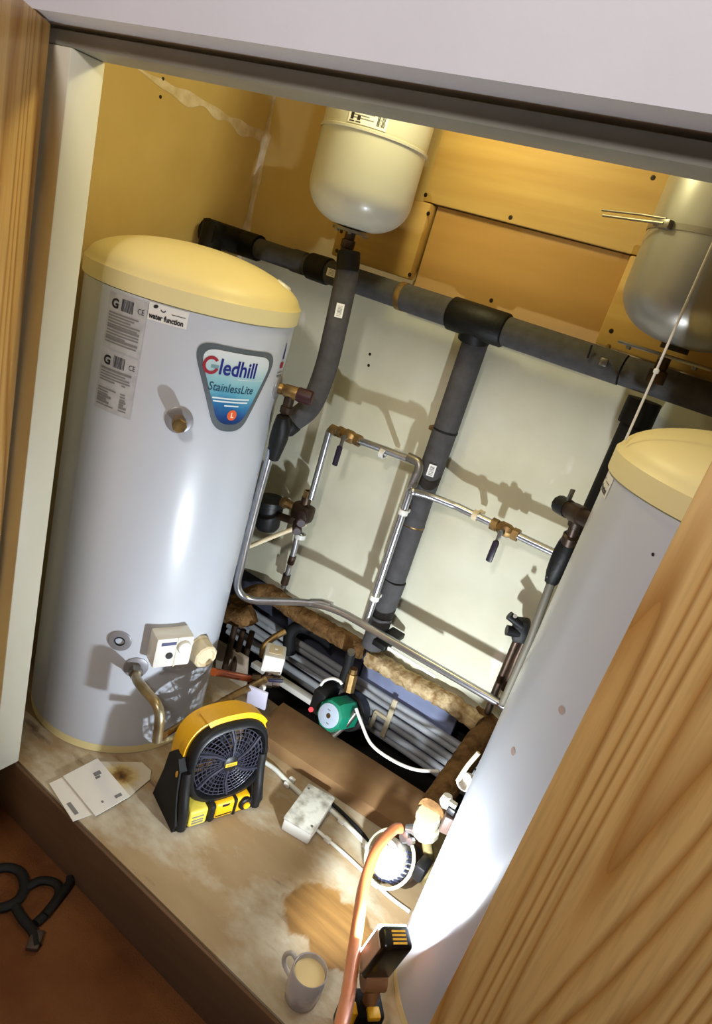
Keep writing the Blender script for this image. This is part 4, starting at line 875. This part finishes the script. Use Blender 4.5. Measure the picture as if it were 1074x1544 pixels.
obj('knob_face', G().lathe([(.011, .012), (.010, .018), (0, .018)], F(.073, .020, .043), n_, 16), yellow, kn)

# ------------------------------------------------------------------ junction box and cables
jc = V((.757, .474, 0)); j1 = V((.98, .18, 0)).normalized(); j2 = V((-.18, .98, 0)).normalized()
dusty = mat('dusty_box_top', (206, 204, 192), .7, col2=(128, 120, 104), scale=30, lo=.42, hi=.72, detail=8)
t = thing('junction_box', 'dusty white junction box on the cupboard floor right of the fan', 'junction box', jc)
obj('box', G().box(jc + V((0, 0, .022)), (.090, .158, .042), (j1, j2, ZA), .005), whiteplastic, t)
obj('lid', G().box(jc + V((0, 0, .047)), (.094, .162, .010), (j1, j2, ZA), .003), dusty, t, label='grubby lid')
for dx, dy in ((-.036, .06), (.036, -.06)): obj('screw', G().cyl(jc + j1 * dx + j2 * dy + V((0, 0, .051)), jc + j1 * dx + j2 * dy + V((0, 0, .0535)), .004, 8), steel, t)
cabm = mat('white_cable', (220, 220, 210), .5)
def cable(label, px, r=.0055, m_=cabm, clips=()):
    t = thing('cable', label, 'cable', P(*px[0], z=r))
    obj('sheath', G().tube(spline([P(u, v, z=r + .001) for u, v in px], 6), r, 10), m_, t)
    for u, v in clips: obj('clip', G().box(P(u, v, z=.008), (.022, .012, .015), None, .003), whiteplastic, t)
cable('pair of white cables running from behind the fan to the junction box', [(398, 1148), (415, 1160), (436, 1181), (462, 1205)], .0075, clips=[(433, 1183), (441, 1176)])
cable('white cable from the junction box corner towards the hose, upper one', [(494, 1217), (515, 1236), (538, 1258), (560, 1280), (598, 1312)], .007, clips=[(515, 1238), (552, 1276)])
cable('thin white cable from the junction box edge passing under the hose, lower one', [(474, 1248), (492, 1264), (520, 1288), (552, 1318), (585, 1350), (618, 1375)], .0052, clips=[(494, 1266), (566, 1333)])
cable('dark cable beside the upper white cable', [(497, 1208), (520, 1229), (545, 1255), (556, 1270)], .006, rubber)

# ------------------------------------------------------------------ mug of tea
t = thing('mug', 'white mug of milky tea on the edge of the cupboard floor', 'mug', (1.054, .068, 0))
mc = V((1.054, .068, 0)); mh = .096; mr_ = .041
mug_m = mat('glazed_mug', (196, 190, 186), .25, col2=(150, 142, 146), scale=9, lo=.5, hi=.62, coat=.3)
obj('mug_body', G().lathe([(0, .001), (.036, .001), (.038, .004), (mr_, .03), (mr_, mh - .002), (mr_ - .0015, mh), (mr_ - .0035, mh - .002), (mr_ - .004, .012), (0, .010)], mc, n=40), mug_m, t)
obj('tea', G().lathe([(0, mh - .016), (mr_ - .0042, mh - .016), (mr_ - .0042, mh - .03), (0, mh - .03)], mc, n=40), mat('milky_tea', (222, 200, 146), .3, spec=.2), t, label='milky tea')
hdv = V((-.87, .10, 0)).normalized()
obj('handle', G().tube(spline([mc + hdv * (mr_ - .002) + V((0, 0, .080)), mc + hdv * (mr_ + .016) + V((0, 0, .084)), mc + hdv * (mr_ + .030) + V((0, 0, .062)), mc + hdv * (mr_ + .026) + V((0, 0, .036)), mc + hdv * (mr_ - .003) + V((0, 0, .020))], 6), .0055, 10), mug_m, t)

# ------------------------------------------------------------------ papers
def sheet(name, px, z, ma, label, cat='paper'):
    return tag(obj(name, G().prism([tuple(P(u, v, z=z))[:2] for u, v in px], (0, 0, z), (1, 0, 0), (0, 1, 0), (0, 0, .0022)), ma, smooth=False), label, cat)
p1 = sheet('leaflet', [(74, 1182), (98, 1171), (146, 1226), (110, 1239)], .0025, paper, 'small white leaflet poking out under the others near the step edge')
g = G().add([P(u, v, z=.0052) for u, v in ((100, 1212), (106, 1209), (119, 1226), (113, 1229))], [(0, 1, 2, 3)]); obj('print', g, inkgrey, p1, smooth=False)
stain_p = mat('stained_paper', (196, 184, 164), .75); nt, N, L, b = nodes(stain_p)
tc = N.new('ShaderNodeTexCoord'); mp = N.new('ShaderNodeMapping'); sc_ = P(183, 1170, z=.008)
p3 = sheet('leaflet', [(146, 1149), (214, 1150), (228, 1163), (226, 1176), (196, 1201)], .0055, stain_p, 'brown stained leaflet lying under the edge of the left cylinder')
loc3 = p3.location; mp.inputs['Location'].default_value = (-(sc_.x - loc3.x), -(sc_.y - loc3.y), 0); L.new(tc.outputs['Object'], mp.inputs[0])
ln = N.new('ShaderNodeVectorMath'); ln.operation = 'LENGTH'; L.new(mp.outputs[0], ln.inputs[0])
nz = N.new('ShaderNodeTexNoise'); nz.inputs['Scale'].default_value = 60; L.new(tc.outputs['Object'], nz.inputs[0])
ad = N.new('ShaderNodeMath'); ad.operation = 'MULTIPLY_ADD'; ad.inputs[1].default_value = .03; L.new(nz.outputs[0], ad.inputs[0]); L.new(ln.outputs['Value'], ad.inputs[2])
rp = N.new('ShaderNodeValToRGB'); E_ = rp.color_ramp.elements; E_[0].position = .018; E_[0].color = lin((60, 34, 14)); E_[1].position = .075; E_[1].color = lin((200, 190, 172))
e = E_.new(.032); e.color = lin((126, 90, 34)); e = E_.new(.05); e.color = lin((186, 164, 110)); L.new(ad.outputs[0], rp.inputs[0]); L.new(rp.outputs[0], b.inputs['Base Color'])
p2 = sheet('leaflet', [(95, 1171), (147, 1144), (196, 1201), (144, 1231)], .0082, paper, 'large white printed leaflet on top of the other papers')
g = G()
for u, v, w, h in ((140, 1166, 10, 5), (143, 1172, 7, 3), (172, 1200, 10, 4), (152, 1208, 3, 3)): g.add([P(a, b2, z=.0108) for a, b2 in ((u, v), (u + w, v - w * .5), (u + w + h * .7, v - w * .5 + h), (u + h * .7, v + h))], [(0, 1, 2, 3)])
obj('print', g, inkgrey, p2, smooth=False)

# ------------------------------------------------------------------ strap on the hall floor, pull cord
t = thing('webbing_strap', 'black webbing strap heaped on the brown hall carpet', 'strap', P(50, 1360, z=-.2))
def sp3(px, z): return spline([P(u, v, z=z) for u, v in px], 7)
obj('strap_loop', G().tube(sp3([(-30, 1322), (5, 1308), (30, 1315), (36, 1340), (20, 1362), (-25, 1376)], -.186), .013, 10, flat=.8), rubber, t)
obj('strap_loop', G().tube(sp3([(20, 1362), (34, 1385), (50, 1405), (55, 1428)], -.187), .012, 10, flat=.8), rubber, t)
obj('strap_loop', G().tube(sp3([(36, 1340), (60, 1328), (84, 1332), (88, 1350), (70, 1376), (54, 1392)], -.186), .012, 10, flat=.8), rubber, t)
obj('strap_loop', G().tube(sp3([(106, 1322), (104, 1332), (88, 1354), (68, 1380)], -.180), .011, 10, flat=.8), rubber, t)
obj('buckle', G().box(P(53, 1418, z=-.186), (.03, .05, .014), ((.8, .6, 0), (-.6, .8, 0), (0, 0, 1)), .004), mat('dull_buckle', (58, 44, 36), .5), t)
t = thing('pull_cord', 'thin white pull cord hanging in front of the grey vessel', 'cord', (1.174, .3, 1.36))
obj('cord', G().tube(dense([(1.172, .30, 2.19), (1.174, .30, 1.395)], .1), .0022, 8), whiteplastic, t)
obj('cord_knot', G().lathe([(0, -.006), (.0045, -.003), (.005, .002), (0, .007)], (1.174, .30, 1.52), ZA, 10), whiteplastic, t)
